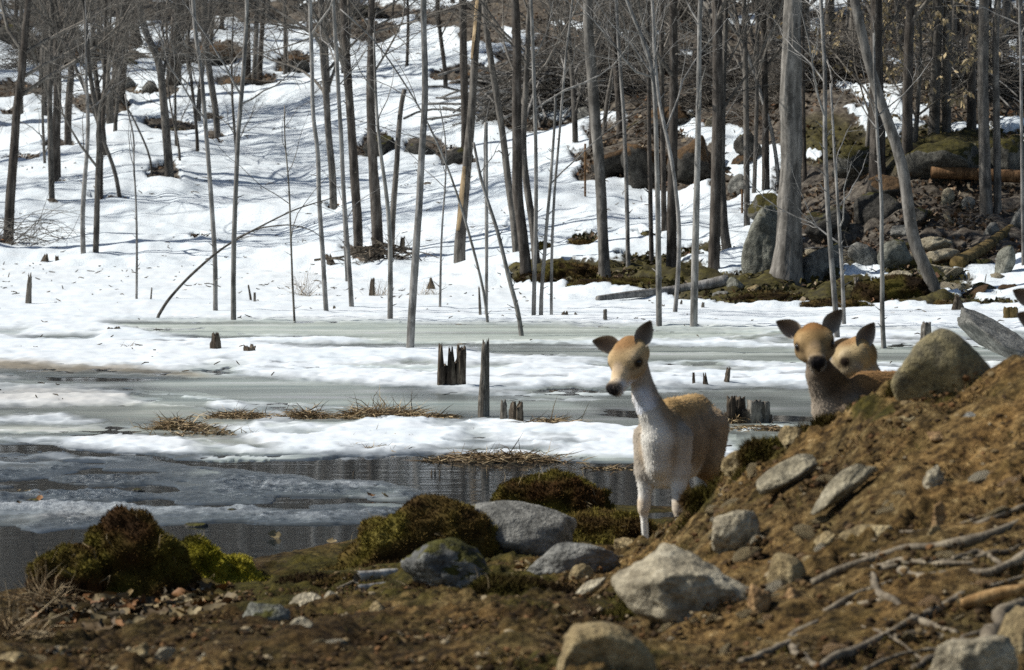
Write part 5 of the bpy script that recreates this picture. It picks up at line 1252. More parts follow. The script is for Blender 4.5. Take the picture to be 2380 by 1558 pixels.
TANC, GOLD, SIDE, WHITE, GREYB, BLACK, DKBR = [np.array(c) for c in ((.42, .29, .15), (.46, .30, .13), (.36, .265, .165), (.80, .77, .70), (.26, .22, .17), (.012, .011, .011), (.10, .065, .04))]
def deer(name, label, loc, f, Hp, hd, roll=0.0, hs=1.37, sc=1.0, bib=WHITE, face=1.0, coat=(GOLD, SIDE), seed=1, fawn=False, ears=((-.95, .3), (.45, .9)), step=0.0, eye=1.0):
    """one deer: f = horizontal facing of the body, Hp = top of the neck, hd = direction of the muzzle, all from the ground between the forefeet"""
    f = norm(np.array([f[0], f[1], 0.0])); s = np.array([-f[1], f[0], 0.0]); up = np.array([0, 0, 1.0])
    top, side = coat
    Hp = np.array(Hp, float); hd = norm(np.array(hd, float)); hr = norm(np.cross(hd, up)); hu = np.cross(hr, hd)
    cr, sr = math.cos(roll), math.sin(roll); hr, hu = hr * cr + hu * sr, hu * cr - hr * sr
    def B(a, b_, c): return f * a + s * b_ + up * c
    def Hh(a, b_, c): return Hp + (hd * a * .86 + hr * b_ + hu * c) * hs
    pr = []                                        # a, b, ra, rb, colour, sideways squeeze
    def cap(a, b_, ra, rb, c, sq=1.0): pr.append((np.array(a), np.array(b_), ra, rb, np.array(c), sq))
    cap(B(-.04, 0, .565), B(-.34, 0, .565), .175, .175, side, .66); cap(B(-.34, 0, .565), B(-.64, 0, .60), .175, .16, side, .70)
    cap(B(-.10, 0, .70), B(-.62, 0, .685), .085, .09, top, .9)
    cap(B(-.02, 0, .455), B(-.5, 0, .455), .10, .08, WHITE, .9)
    cap(B(.075, 0, .60), B(.06, 0, .49), .098, .080, bib, .78)
    cap(B(-.72, 0, .60), B(-.76, 0, .50), .055, .04, WHITE); cap(B(-.77, 0, .68), B(-.80, 0, .52), .028, .018, DKBR)
    for k, sg in enumerate((-1, 1)):
        o = step * (1 if k else -1)
        cap(B(-.01, .068 * sg, .60), B(.0, .082 * sg, .44), .080, .056, side * .65 + bib * .35)
        cap(B(.0, .082 * sg, .44), B(.015 + o * .4, .088 * sg, .27), .046, .026, WHITE)
        cap(B(.015 + o * .4, .092 * sg, .285), B(.015 + o * .4, .092 * sg, .255), .029, .027, TANC * 1.3)
        cap(B(.015 + o * .4, .092 * sg, .25), B(.0 + o, .09 * sg, .075), .019, .016, WHITE)
        cap(B(.0 + o, .09 * sg, .075), B(.022 + o, .09 * sg, .02), .020, .022, DKBR)
        cap(B(-.60, .055 * sg, .60), B(-.54, .085 * sg, .43), .122, .075, side); cap(B(-.54, .10 * sg, .43), B(-.72, .09 * sg, .295), .07, .034, TANC)
        cap(B(-.72, .09 * sg, .295), B(-.675, .09 * sg, .075), .028, .020, WHITE); cap(B(-.675, .09 * sg, .075), B(-.65, .09 * sg, .02), .021, .023, DKBR)
    # neck: two lengths with a slight arch
    n0 = B(.06, 0, .655); n1 = n0 * .5 + Hp * .5 + f * .02 - up * .01; n2 = Hh(-.01, 0, -.03)
    cap(n0, n1, .084, .060, side, .88); cap(n1, n2, .060, .052, side, .95)
    fr = norm(f + np.array([0, 0, -.3]))
    cap(n0 + fr * .055, n1 + fr * .032, .056, .042, bib * .95); cap(n0 - f * .05 + up * .03, n1 - f * .03, .06, .048, top * .8)
    # head
    cap(Hh(-.005, 0, .004), Hh(.045, 0, .010), .057 * hs, .054 * hs, GOLD * .9, 1.0); cap(Hh(-.01, 0, .030), Hh(.035, 0, .034), .040 * hs, .036 * hs, np.array([.30, .155, .06]))
    cap(Hh(.045, 0, .004), Hh(.12, 0, -.004), .048 * hs, .030 * hs, TANC * 1.15); cap(Hh(.12, 0, -.006), Hh(.180, 0, -.014), .029 * hs, .0235 * hs, TANC * 1.25)
    cap(Hh(.03, 0, -.036), Hh(.165, 0, -.036), .033 * hs, .016 * hs, WHITE * .8)
    for sg in (-1, 1):
        cap(Hh(.168, .012 * sg, -.020), Hh(.182, .010 * sg, -.024), .018 * hs, .016 * hs, WHITE)
        cap(Hh(.046, .043 * sg, .030), Hh(.070, .038 * sg, .026), .015 * hs, .012 * hs, TANC * 1.5)
        cap(Hh(.058, .054 * sg, .012), Hh(.078, .040 * sg, .002), .011 * hs, .007 * hs, DKBR * .5)
        cap(Hh(.0, .026 * sg, .010), Hh(.045, .026 * sg, .014), .045 * hs, .040 * hs, GOLD * .95); cap(Hh(.04, .042 * sg, -.016), Hh(.07, .036 * sg, -.02), .028 * hs, .022 * hs, TANC)
        cap(Hh(.045, .032 * sg, -.018), Hh(.080, .026 * sg, -.022), .028 * hs, .022 * hs, TANC * 1.1)
    cap(Hh(.192, -.011, -.006), Hh(.192, .011, -.006), .0185 * hs, .0185 * hs, BLACK); cap(Hh(.196, 0, -.016), Hh(.190, 0, -.032), .012 * hs, .010 * hs, BLACK)
    A = np.array([p[0] for p in pr]); Bq = np.array([p[1] for p in pr]); RA = np.array([p[2] for p in pr]); RB = np.array([p[3] for p in pr]); CO = np.array([p[4] for p in pr]); SQ = np.array([p[5] for p in pr])
    SM = np.eye(3)
    def dist(p):
        out = np.empty((len(p), len(pr)), np.float32)
        for i in range(len(pr)):
            q = p
            a, b_ = A[i], Bq[i]
            if SQ[i] != 1.0:
                k = 1 / SQ[i] - 1
                q = p + ((p - a) @ s)[:, None] * s * k; b_ = b_ + ((b_ - a) @ s) * s * k
            ab = b_ - a; t = np.clip(((q - a) @ ab) / max(ab @ ab, 1e-9), 0, 1)
            out[:, i] = (np.linalg.norm(q - a - t[:, None] * ab, axis=1) - (RA[i] + (RB[i] - RA[i]) * t)) * (SQ[i] if SQ[i] < 1 else 1)
        return out
    kk = .007
    def fn(p):
        d = dist(p); m = d.min(1)
        return m - kk * np.log(np.exp(-(d - m[:, None]) / kk).sum(1))
    pts = np.concatenate([A, Bq]); lo, hi = pts.min(0) - .24, pts.max(0) + .24; lo[2] = -.02
    V, Q = surface_nets(fn, lo, hi, .0095)
    d = dist(V); w = np.exp(-(d - d.min(1, keepdims=True)) / .007); w /= w.sum(1, keepdims=True)
    C = w @ CO
    # coat details: paler belly, mottling along the flank
    def paint(c, p, r, soft=.4):
        w_ = sstep(r, r * (1 - soft), np.linalg.norm(V - p, axis=1))[:, None]
        return C * (1 - w_) + np.array(c) * w_
    hl = (V - Hp) @ hd / hs / .86
    hm = sstep(.26, .20, np.linalg.norm(V - Hh(.07, 0, 0), axis=1) / hs * 1.3) * (hl > -.03)
    C = np.where((hm > .5)[:, None], C * face, C)
    for sg in (-1, 1):
        C = paint(WHITE * .85, Hh(.168, .020 * sg, -.024), .020 * hs, .5)
        C = paint(TANC * 1.5 * face, Hh(.060, .046 * sg, .032), .020 * hs, .6)
        C = paint((.03, .02, .014), Hh(.066, .058 * sg, .011), .024 * hs, .5)
    C = paint(np.array([.32, .165, .06]) * face, Hh(.0, 0, .058), .062 * hs, .55)
    C = paint(np.array([.36, .25, .14]) * face, Hh(.115, 0, .030), .030 * hs, .7)
    for sg in (-1, 1):
        C = paint(np.array([.10, .065, .04]), Hh(.088, .040 * sg, .004), .014 * hs, .7)
        C = paint(SIDE * .8 * face, Hh(.03, .06 * sg, -.03), .034 * hs, .8)
    C = paint(WHITE * .8, Hh(.15, 0, -.055), .034 * hs, .5)
    C = paint((.014, .012, .012), Hh(.203, 0, -.008), .027 * hs, .25)
    C = paint((.02, .016, .014), Hh(.20, 0, -.030), .014 * hs, .4)
    mot = fbm(V[:, 0] * 9, V[:, 1] * 9, V[:, 2] * 9, 3, seed)
    C = C * np.clip(1 + .34 * mot, .4, 1.5)[:, None]
    mb = MB(); mb.add(V, Q, C)
    # ears: cupped leaves rooted in the head
    for sg, (ex, ez) in zip((1, -1), ears):
        e0 = Hh(-.010, .040 * sg, .032); ed = norm(np.array([ex, .12, ez])); en = norm(np.array([ex * .25, -1.0, .05]))
        en = norm(en - (en @ ed) * ed); ew = np.cross(ed, en)
        L, W_ = .100 * hs, .033 * hs; nu, nv = 12, 9
        for layer, off, cfac in ((0, .0, 1), (1, -.010, 0)):
            PV, PC = [], []
            for i in range(nu):
                u = i / (nu - 1); wd = W_ * (math.sin(math.pi * min(1, u * .92 + .1)) ** .75) * (1 - .25 * u) + .004
                for j in range(nv):
                    v = j / (nv - 1) * 2 - 1
                    PV.append(e0 + ed * L * u + ew * wd * v + en * (.030 * v * v * (1 - .5 * u) - .02 * math.sin(math.pi * u) + off * (1 - v * v)))
                    rim = abs(v) ** 3 + (u > .93)
                    PC.append((np.array([.17, .13, .10]) * (.5 + .9 * (1 - u)) * (1 - min(1, rim)) + np.array([.38, .34, .28]) * min(1, rim)) if layer == 0 else GREYB * (1.4 - .45 * u))
            ii = np.arange(nu - 1)[:, None] * nv; jj = np.arange(nv - 1)[None]
            q = np.stack([ii + jj, ii + jj + 1, ii + nv + jj + 1, ii + nv + jj], -1).reshape(-1, 4)
            mb.add(np.array(PV), q, np.array(PC))
    root = empty(name, loc, label, 'deer', 'deer beside the mound', 0, sc)
    mb.build('body', FURM, root)
    # coat hair standing a little off the skin
    rng = np.random.default_rng(seed)
    tri = V[Q[:, :3]]; nf = np.cross(tri[:, 1] - tri[:, 0], tri[:, 2] - tri[:, 0]); nf = norm(nf)
    k = rng.choice(len(Q), min(26000, len(Q)), replace=False)
    c0 = V[Q[k]].mean(1); n_ = nf[k]
    flow = np.where((c0[:, 2] > .78)[:, None], norm(-hd * .4 - up * .8), norm(-f * .75 - up * .6)); flow = norm(flow - .8 * (flow * n_).sum(1, keepdims=True) * n_ + rng.normal(0, .25, (len(k), 3)))
    head = np.linalg.norm(c0 - Hh(.06, 0, 0), axis=1) < .16
    ln = np.where(head, .0035, np.where(c0[:, 2] < .34, .004, np.where(c0[:, 2] > .62, .013, .010)))[:, None] * rng.uniform(.6, 1.4, (len(k), 1))
    sd = norm(np.cross(flow, n_)) * .0028
    tip = c0 + flow * ln + n_ * ln * .28
    HV = np.stack([c0 - sd, c0 + sd, tip], 1).reshape(-1, 3)
    hc = np.repeat(C[Q[k, 0]] * np.where(head[:, None], rng.uniform(.9, 1.1, (len(k), 1)), np.where(C[Q[k, 0]].mean(1, keepdims=True) > .45, rng.uniform(.95, 1.06, (len(k), 1)), rng.uniform(.78, 1.2, (len(k), 1)))), 3, 0)
    mk('fur', HV, np.arange(len(HV)).reshape(-1, 3), FURM, root, False, hc)
    V1, F1 = ico(3)
    for sg in (-1, 1):
        o = mk('eye', V1 * np.array([1, 1, .8]) * (.0128 * eye) * hs, F1, EYEM, root); o.location = Hh(.064, .0560 * sg, .012)
        lid = V1[V1[:, 2] > -.1] if False else None
    return root
EYEM, nt_, b_ = newmat('deer_eye', 0.12, 0.5); b_.inputs['Base Color'].default_value = (.008, .006, .005, 1)

def at(x, Y): 
    X = (x - CX) / F * Y
    return (X, Y, GZ(X, Y) - .015)
def up_(p, dz): return (p[0], p[1], p[2] + dz)
d1 = deer('deer', 'pale tan deer with white chest standing left of the mound', up_(at(1540, 21.1), .045), (-.30, -.954), (-.150, -.09, 1.01), (-.42, -.66, -.62), roll=-.10, ears=((-.96, .22), (.42, .9)), face=np.array([1.12, 1.22, 1.45]), seed=3, step=.03)
d2 = deer('deer', 'brown deer looking straight ahead over the mound crest', up_(at(1968, 20.8), .08), (-.95, -.32), (-.158, -.06, .925), (.0, -.95, -.30), roll=-.10, bib=np.array([.42, .35, .27]), face=.68, ears=((-.88, .45), (.60, .80)), coat=(np.array([.30, .17, .07]), np.array([.15, .10, .06])), seed=5)
d3 = deer('deer', 'shaggy deer with lowered head behind the brown deer on the crest', at(2104, 22.4), (-.5, .86), (-.235, -.05, .965), (-.90, -.02, -.43), hs=1.5, eye=.5, bib=np.array([.34, .27, .20]), face=np.array([.85, .98, 1.2]), ears=((-.75, -.05), (.5, .85)), coat=(np.array([.42, .34, .22]), np.array([.28, .23, .16])), seed=7)
def copy_deer(src, label, loc, rz=0.0):
    r = src.copy(); COL.objects.link(r); r.location = loc; r.rotation_euler = (0, 0, rz); r['label'] = label
    for ch in src.children:
        c = ch.copy(); COL.objects.link(c); c.parent = r
# two more deer mostly beyond the right edge: only their ears reach into the picture
p = np.array(at(1963 + 546, 21.2)); copy_deer(d2, 'deer at the right edge showing one raised dark ear above the slab', (p[0], p[1], HCAM - (693 - 250) / F * 21.2 - .985), .10)
p = np.array(at(1963 + 566, 20.2)); copy_deer(d2, 'deer at the right edge showing the lower ear just above the slab end', (p[0], p[1], HCAM - (748 - 250) / F * 20.2 - .985), .05)

# ------------------------------------------------------------------ moss, grass, leaves, roots and small stones
def blades(rng, P0, N0, ln, wd, col, lean=.35, bend=.0):
    """thin upright blades, two triangles each"""
    n = len(P0)
    d = norm(N0 + rng.normal(0, lean, (n, 3)))
    sd = norm(np.cross(d, rng.normal(size=(n, 3)))) * wd
    mid = P0 + d * ln * .55; d2 = norm(d + rng.normal(0, lean + bend, (n, 3)) - np.array([0, 0, bend])); tip = mid + d2 * ln * .5
    V = np.stack([P0 - sd, P0 + sd, mid + sd * .7, mid - sd * .7, tip], 1).reshape(-1, 3)
    i = np.arange(n) * 5
    return V, [np.stack([i, i + 1, i + 2, i + 3], -1), np.stack([i + 3, i + 2, i + 4], -1)], np.repeat(col, 5, 0)
def mosscol(rng, X, Y, Z, pal, seed):
    k = fbm(X * 4.5, Y * 4.5, Z * 4.5, 3, seed) * .75 + .5
    pal = np.array(pal); t = np.clip(k, 0, .999) * (len(pal) - 1); i = t.astype(int); w = (t - i)[:, None]
    return pal[i] * (1 - w) + pal[np.minimum(i + 1, len(pal) - 1)] * w
RED = [(.035, .019, .009), (.085, .044, .015), (.105, .075, .018), (.14, .115, .022)]
OLV = [(.07, .042, .015), (.14, .095, .028), (.17, .14, .028), (.28, .23, .06)]
YEL = [(.08, .070, .012), (.20, .175, .018), (.32, .28, .025), (.42, .36, .05)]
DKM = [(.018, .011, .005), (.04, .024, .009), (.06, .045, .012), (.09, .075, .016)]
def hummock(label, cx, cy, w, h, pal, seed, n, depth=.8, ln=.022, group='moss clumps on the near bank', name='moss_hummock', ymin=10, wd=.0024, lump=.16, dead=0, fwd=0.0):
    rng = np.random.default_rng(seed)
    b = G(cx, cy + h / 2, ymin); s = F / b[1]; rx, rz = w / 2 / s, h / s
    d, Fc = ico(5)
    V = np.sign(d) * np.abs(d) ** .8 * np.array([rx, rx * depth, rz])
    V[:, 2] = np.where(V[:, 2] < 0, V[:, 2] * .35, V[:, 2])
    q = 1 + lump * fbm(d[:, 0] * 1.9 + seed, d[:, 1] * 1.9, d[:, 2] * 1.9, 4, seed) + .07 * fbm(d[:, 0] * 7, d[:, 1] * 7, d[:, 2] * 7, 2, seed + 4)
    V = V * q[:, None]
    root = empty(name, (b[0], b[1] + rx * depth * .5 - fwd, min(b[2], GZ(b[0], b[1] + rx * depth * .5)) - .02), label, 'moss', group)
    mk('cushion', V, Fc, MOSSM, root, True, mosscol(rng, V[:, 0] + b[0], V[:, 1], V[:, 2], pal, seed) * .7)
    f = Fc[(V[Fc].mean(1)[:, 2] > -.03)]
    k = rng.integers(len(f), size=n); bc = rng.dirichlet((1, 1, 1), n)
    tri = V[f[k]]; P0 = (tri * bc[:, :, None]).sum(1); N0 = norm(np.cross(tri[:, 1] - tri[:, 0], tri[:, 2] - tri[:, 0]))
    col = mosscol(rng, P0[:, 0] + b[0], P0[:, 1], P0[:, 2], pal, seed) * rng.uniform(.6, 1.6, (n, 1))
    Vb, Fb, Cb = blades(rng, P0, norm(N0 + np.array([0, 0, .4])), ln * rng.uniform(.5, 1.4, (n, 1)), wd, col)
    o = mk('moss_shoots', Vb, Fb, MOSSM, root, False, Cb); o['kind'] = 'stuff'
    m = n // 4                                   # a thinning skirt that runs out into the ground around the cushion
    a_ = rng.uniform(0, 6.28, m); r_ = 1 + np.abs(rng.normal(0, .28, m))
    sx, sy = rx * r_ * np.cos(a_), rx * depth * r_ * np.sin(a_)
    lz = ground(sx + root.location.x, sy + root.location.y) - root.location.z
    ps = np.stack([sx, sy, lz], -1)[lz + root.location.z > .03]; m = len(ps)
    if m:
        cs = mosscol(rng, ps[:, 0] + b[0], ps[:, 1], ps[:, 2], pal, seed) * rng.uniform(.5, 1.4, (m, 1))
        Vb, Fb, Cb = blades(rng, ps, np.repeat(np.array([[0, 0, 1.0]]), m, 0), ln * rng.uniform(.8, 2.0, (m, 1)), wd * 1.2, cs, .5)
        o = mk('moss_fringe', Vb, Fb, MOSSM, root, False, Cb); o['kind'] = 'stuff'
    if dead:
        k = rng.integers(n, size=dead)
        Vb, Fb, Cb = blades(rng, P0[k], norm(N0[k] * .4 + np.array([0, 0, .6])), rng.uniform(.05, .16, (dead, 1)), .0018, np.repeat(np.array([[.30, .23, .13]]), dead, 0), .6, .3)
        o = mk('dead_grass_blades', Vb, Fb, GRASSM, root, False, Cb); o['kind'] = 'stuff'
    return root
hummock('tall dark red brown moss hummock at the left pond edge', 300, 1300, 290, 176, RED, 1, 18000, .8, .019, dead=20)
hummock('lower rusty moss clump left of the tall dark hummock', 160, 1335, 180, 124, RED, 2, 10000, .9, .018, dead=60)
hummock('bright yellow green moss clump right of the tall dark hummock', 450, 1312, 170, 104, YEL, 3, 9000, .9, .016, dead=10)
hummock('low yellow moss cushion at the right end of the left moss group', 530, 1314, 130, 60, YEL, 4, 7000, .9, .015, dead=6)
hummock('small yellow moss tuft at the foot of the left moss group', 205, 1362, 80, 50, YEL, 5, 3000, .8, .018)
hummock('reddish moss hummock with a high crown behind the rounded boulder', 1285, 1158, 290, 112, RED[1:] + OLV[2:3], 6, 17000, .7, .02, ymin=20.5, dead=30)
hummock('olive moss bank sloping right of the reddish hummock to the deer leg', 1410, 1222, 250, 70, OLV[:3] + RED[2:3], 7, 11000, .7, .024, ymin=20.8, dead=16)
hummock('olive yellow moss blanket covering the left of the rounded boulder', 990, 1232, 340, 130, OLV, 8, 19000, .5, .017, dead=20, fwd=.34)
hummock('moss lump trailing left of the moss blanket to the water', 880, 1272, 150, 60, OLV[:3], 9, 6000, .8, .02, dead=8)
hummock('dark red moss patch in front of the flat shore rock', 1185, 1368, 190, 52, DKM, 10, 9000, .8, .03, dead=14)
hummock('low brown moss patch below the dark wedge rock', 1040, 1352, 150, 30, OLV[:2] + DKM[:2], 11, 5000, .8, .026, dead=8)
hummock('dark moss cushion below the front of the pale pointed rock', 1530, 1412, 190, 34, DKM, 12, 6000, .6, .03)
hummock('brown mossy tuft on the mound edge right of the first deer', 1790, 1040, 130, 34, DKM[1:] + OLV[:1], 13, 4500, .6, .035)
hummock('mossy tuft on the mound shoulder beside the first deer', 1650, 1146, 110, 24, DKM[1:] + OLV[:1], 14, 4500, .6, .035)
hummock('brown mossy tuft on the crest left of the crest boulder', 2120, 902, 110, 26, DKM[1:] + OLV[:1], 15, 3000, .6, .03)
hummock('brown mossy tuft on the crest below the second deer', 1945, 975, 100, 22, DKM[1:] + OLV[:1], 16, 3000, .6, .03)
hummock('dark moss at the foot of the tan block on the bottom edge', 1390, 1556, 170, 40, DKM + YEL[:1], 17, 4000, .6, .03)
hummock('low mossy lump on the bank left of the bark rolls', 720, 1345, 150, 26, OLV[:2] + DKM[:2], 18, 4000, .8, .022)
FM = 'moss mounds on the far shore'
for i, (x, y, w, h, pal, lb) in enumerate([
    (1350, 571, 66, 26, OLV[:2] + DKM[:1], 'brown mound poking out of the snow in the centre'),
    (1498, 563, 60, 14, DKM, 'dark flat mound in the snow right of the brown one'),
    (1262, 580, 52, 34, DKM, 'dark mound behind the straight pale pole'),
    (1330, 632, 150, 46, OLV[:2] + DKM, 'long mossy mound left of the large straight tree'),
    (1440, 660, 240, 30, DKM, 'dark mossy mound behind the fallen pale log'),
    (1560, 640, 120, 26, DKM, 'low moss mound behind the pale poles'),
    (1240, 640, 80, 18, DKM, 'flat moss pad at the centre clump foot'),
    (2085, 672, 190, 56, DKM, 'broad dark mossy mound left of the leaning tree foot'),
    (1790, 690, 200, 26, OLV[:2] + DKM, 'mossy rim below the biggest trunk'),
    (1950, 706, 180, 22, OLV[:2] + DKM, 'mossy rim above the second deer'),
    (2230, 706, 160, 16, OLV[:2] + DKM, 'thin mossy rim above the leaning slab')]):
    hummock(lb, x, y, w, h, pal, 60 + i, 2500, .8, .03, FM, 'moss_mound', 40, .004)

STRAW = np.array([(.33, .24, .13), (.20, .135, .07), (.44, .34, .20), (.10, .07, .04)])
def tussock(label, cx, cy, w, h, n, seed, name='grass_tussock', ln=.3, group='dead grass on the pond ice', flat=.5, ymin=26.5, depth=.5, wd=.0042):
    rng = np.random.default_rng(seed)
    if name == 'grass_tussock': n, ln = int(n * .6), ln * .78
    b = G(cx, cy + h / 2, ymin); s = F / b[1]; rx, rz = w / 2 / s, h / s
    px = np.clip(rng.normal(0, .45, n), -1.1, 1.1); py = rng.normal(0, .5, n) * rx * depth
    lumps = .35 + .65 * np.clip(noise(px * 4 + seed, py * 3, 0, seed) + .4, 0, 1)
    z = rng.uniform(-.02, 1, n) * rz * .55 * np.clip(1 - px ** 2, .05, 1) * lumps
    P0 = np.stack([px * rx, py, z], -1)
    N0 = norm(np.stack([rng.normal(0, 1.0, n), rng.normal(0, .8, n), np.abs(rng.normal(0, flat * (.4 if name == 'grass_tussock' else .55), n)) - .12], -1))
    col = STRAW[rng.integers(4, size=n)] * rng.uniform(.6, 1.4, (n, 1))
    V, Fs, C = blades(rng, P0, N0, ln * rng.uniform(.4, 1.2, (n, 1)), wd, col, .15, .25)
    V[:, 2] = np.maximum(V[:, 2], -.03)
    o = mk(name, V, Fs, GRASSM, None, False, C); o.location = b
    return tag(o, label, 'grass', group)
tussock('biggest straw coloured grass mound on the ice in the middle', 885, 945, 190, 58, 2600, 1, ln=.34)
tussock('flat straw clump left of the biggest grass mound', 560, 960, 170, 26, 1500, 2, ln=.25, flat=.35)
tussock('dark matted grass at the left end of the grass strip', 420, 975, 170, 50, 1500, 3, ln=.22, flat=.5)
tussock('small straw clump between flat clump and biggest mound', 712, 960, 90, 28, 800, 4, ln=.25, flat=.5)
tussock('grass tail right of the biggest grass mound toward the pointed post', 1010, 965, 130, 14, 600, 5, ln=.25, flat=.2)
tussock('straw clump right of the dark stump pair', 1275, 977, 130, 24, 800, 6, ln=.28, flat=.35)
tussock('long straw bank at the lower edge of the snow island', 1170, 1052, 330, 36, 2400, 7, ln=.26, flat=.4)
tussock('thin brown grass line left of the long straw bank', 860, 1042, 200, 14, 700, 8, ln=.2, flat=.25)
tussock('sparse brown stems poking from dark ice below the matted grass', 480, 1000, 240, 24, 420, 9, ln=.14, flat=.9)
tussock('sparse stems on the snow island under the biggest grass mound', 900, 1005, 330, 22, 120, 10, ln=.16, flat=.7)
tussock('grass and debris around the broad twin stump', 1760, 990, 200, 20, 500, 11, ln=.2, flat=.3)
tussock('mossy grass on the left of the broad twin stump', 1703, 968, 40, 36, 300, 12, ln=.16, flat=.9)
tussock('tiny tuft of grass on the snow below the dark chunk', 297, 805, 36, 10, 70, 13, ln=.14, flat=.7)
tussock('pale thin reeds standing behind the tall crooked pole', 706, 670, 50, 44, 90, 14, 'reed_clump', .5, flat=3, wd=.002)
tussock('pale thin reeds near the slim broken stump', 880, 680, 60, 26, 70, 15, 'reed_clump', .3, flat=3, wd=.002)
tussock('pale thin reeds below the pointed stump', 995, 680, 70, 24, 70, 16, 'reed_clump', .3, flat=3, wd=.002)
tussock('brown grass line between water and snow beneath the first deer chest', 1420, 1085, 150, 10, 200, 17, ln=.16, flat=.3)
tussock('tall tawny grass in the bottom left corner', 20, 1460, 90, 80, 320, 18, 'grass_clump', .24, None, 1.6, 10, .8, .0025)
tussock('dry grass leaning over the water by the rusty moss clump', 110, 1380, 110, 60, 240, 19, 'grass_clump', .2, None, 1.0, 10, .8, .002)

# dry leaves in a drift under the left moss group: every larger leaf its own piece
def leaf_mesh(seed):
    rng = np.random.default_rng(seed)
    n = 7; u = np.linspace(0, 1, n); w = np.sin(np.pi * np.clip(u * .95 + .03, 0, 1)) ** .7 * (.32 + .12 * rng.normal(size=n).clip(-1, 1))
    cu, tw = rng.uniform(.1, .55), rng.uniform(-.6, .6)
    V = []
    for i in range(n):
        for v in (-1, -.5, 0, .5, 1):
            V.append((u[i] - .5, v * w[i], cu * (v * v * w[i] + (u[i] - .5) ** 2 * .9) + tw * v * w[i] * (u[i] - .5) + .05 * rng.normal()))
    i = np.arange(n - 1)[:, None] * 5; j = np.arange(4)[None]
    return np.array(V), np.stack([i + j, i + j + 1, i + j + 6, i + j + 5], -1).reshape(-1, 4)
def leaf_drift(label, ells, count, size, seed, name='leaf_drift', pale=.62):
    rng = np.random.default_rng(seed)
    protos = []
    for q in range(10):
        V, Fq = leaf_mesh(seed * 20 + q)
        base = np.array([(.30, .23, .13), (.38, .31, .20), (.16, .115, .07), (.30, .15, .07), (.10, .08, .055), (.44, .37, .25), (.26, .21, .14), (.13, .10, .065), (.40, .21, .10), (.20, .16, .10)][q]) * pale * np.array([1.05, .97, .75])
        protos.append(mk('leaf', V, Fq, LEAFM, None, True, np.repeat(base[None], len(V), 0), link=False))
    cx, cy = ells[0][:2]; b = G(cx, cy)
    root = empty(name, b, label, 'leaves')
    for i in range(count):
        ex, ey, rx, ry = ells[rng.integers(len(ells))]
        a, r = rng.uniform(0, 6.28), math.sqrt(rng.random())
        g = G(ex + rx * r * math.cos(a), ey + ry * r * math.sin(a))
        s = size * rng.uniform(.55, 1.35)
        ob('leaf', protos[rng.integers(10)], root, (g[0] - b[0], g[1] - b[1], g[2] - b[2] + .012 + rng.uniform(0, .018)), (rng.normal(.15, .4), rng.normal(0, .4), rng.uniform(0, 6.28)), (s, s, s * .8))
leaf_drift('drift of pale curled dry leaves below the left moss hummocks', [(300, 1425, 210, 42), (450, 1400, 90, 30), (200, 1440, 120, 40), (330, 1420, 120, 30)], 290, .10, 1)
leaf_drift('few brown leaves floating and stuck on the ice by the left shore', [(690, 1265, 100, 30), (880, 1165, 30, 8), (60, 1160, 60, 20)], 11, .06, 2, 'ice_leaves')
leaf_drift('scattered leaves around the rounded boulder and flat shore rock', [(900, 1300, 60, 16), (1330, 1255, 40, 8), (1150, 1300, 60, 10), (1200, 1320, 90, 12)], 34, .06, 3, 'scattered_leaves')

# dark bits frozen into the near ice
for i, (x, y, w, lb) in enumerate([(320, 1140, 34, 'small black clod on the grey ice above the moss'), (540, 1186, 30, 'black leaf shaped clod on the grey ice at right'), (455, 1220, 60, 'dark flat clod touching the top of the left moss'), (80, 1163, 40, 'brown clod on grey ice at the left edge')]):
    rock(lb, x, y, w, 9, R_DARK, 300 + i, .8, 0, sub=3, name='clod', ymin=22)

# curled bark and pale scrap on the bank
def roll(label, x, y, w, h, seed, tilt):
    b = G(x - w * .45, y + h / 2); s = F / b[1]; L = w / s; R = h / 2 / s
    na, nl = 26, 14; V = []
    rng = np.random.default_rng(seed)
    for i in range(nl):
        u = i / (nl - 1)
        for j in range(na):
            a = j / (na - 1) * 8.2 + seed; r = R * (1 - .045 * a) * (1 + .05 * math.sin(u * 9 + seed)) * (1 - .3 * u)
            V.append((u * L, r * math.cos(a), r * math.sin(a) + u * L * tilt))
    V = np.array(V); i = np.arange(nl - 1)[:, None] * na; j = np.arange(na - 1)[None]
    o = mk('bark_roll', V, np.stack([i + j, i + j + 1, i + na + j + 1, i + na + j], -1).reshape(-1, 4), BIRCH)
    o.location = (b[0], b[1], b[2] + R * .9); o.rotation_euler = (0, 0, .75)
    tag(o, label, 'bark', 'curled birch bark on the bank')
BIRCH = mat_bark('birch_bark', (.22, .20, .17), (.70, .68, .62), streak=7, rough=.6)
roll('upper curled roll of white birch bark with a dark hollow', 885, 1342, 125, 32, 1, .02)
roll('lower thinner roll of white birch bark', 880, 1368, 110, 25, 2, .03)
o = rock('white flake of bark leaning on the rounded boulder foot', 1200, 1283, 48, 22, BIRCH, 330, .25, 8, sub=3, name='bark_flake')
log('short weathered stick left of the bark rolls', [(785, 1372), (810, 1360), (832, 1350)], 9, 8, ROOTM, 51, 'fallen_stick', 'stick', ymin=10)

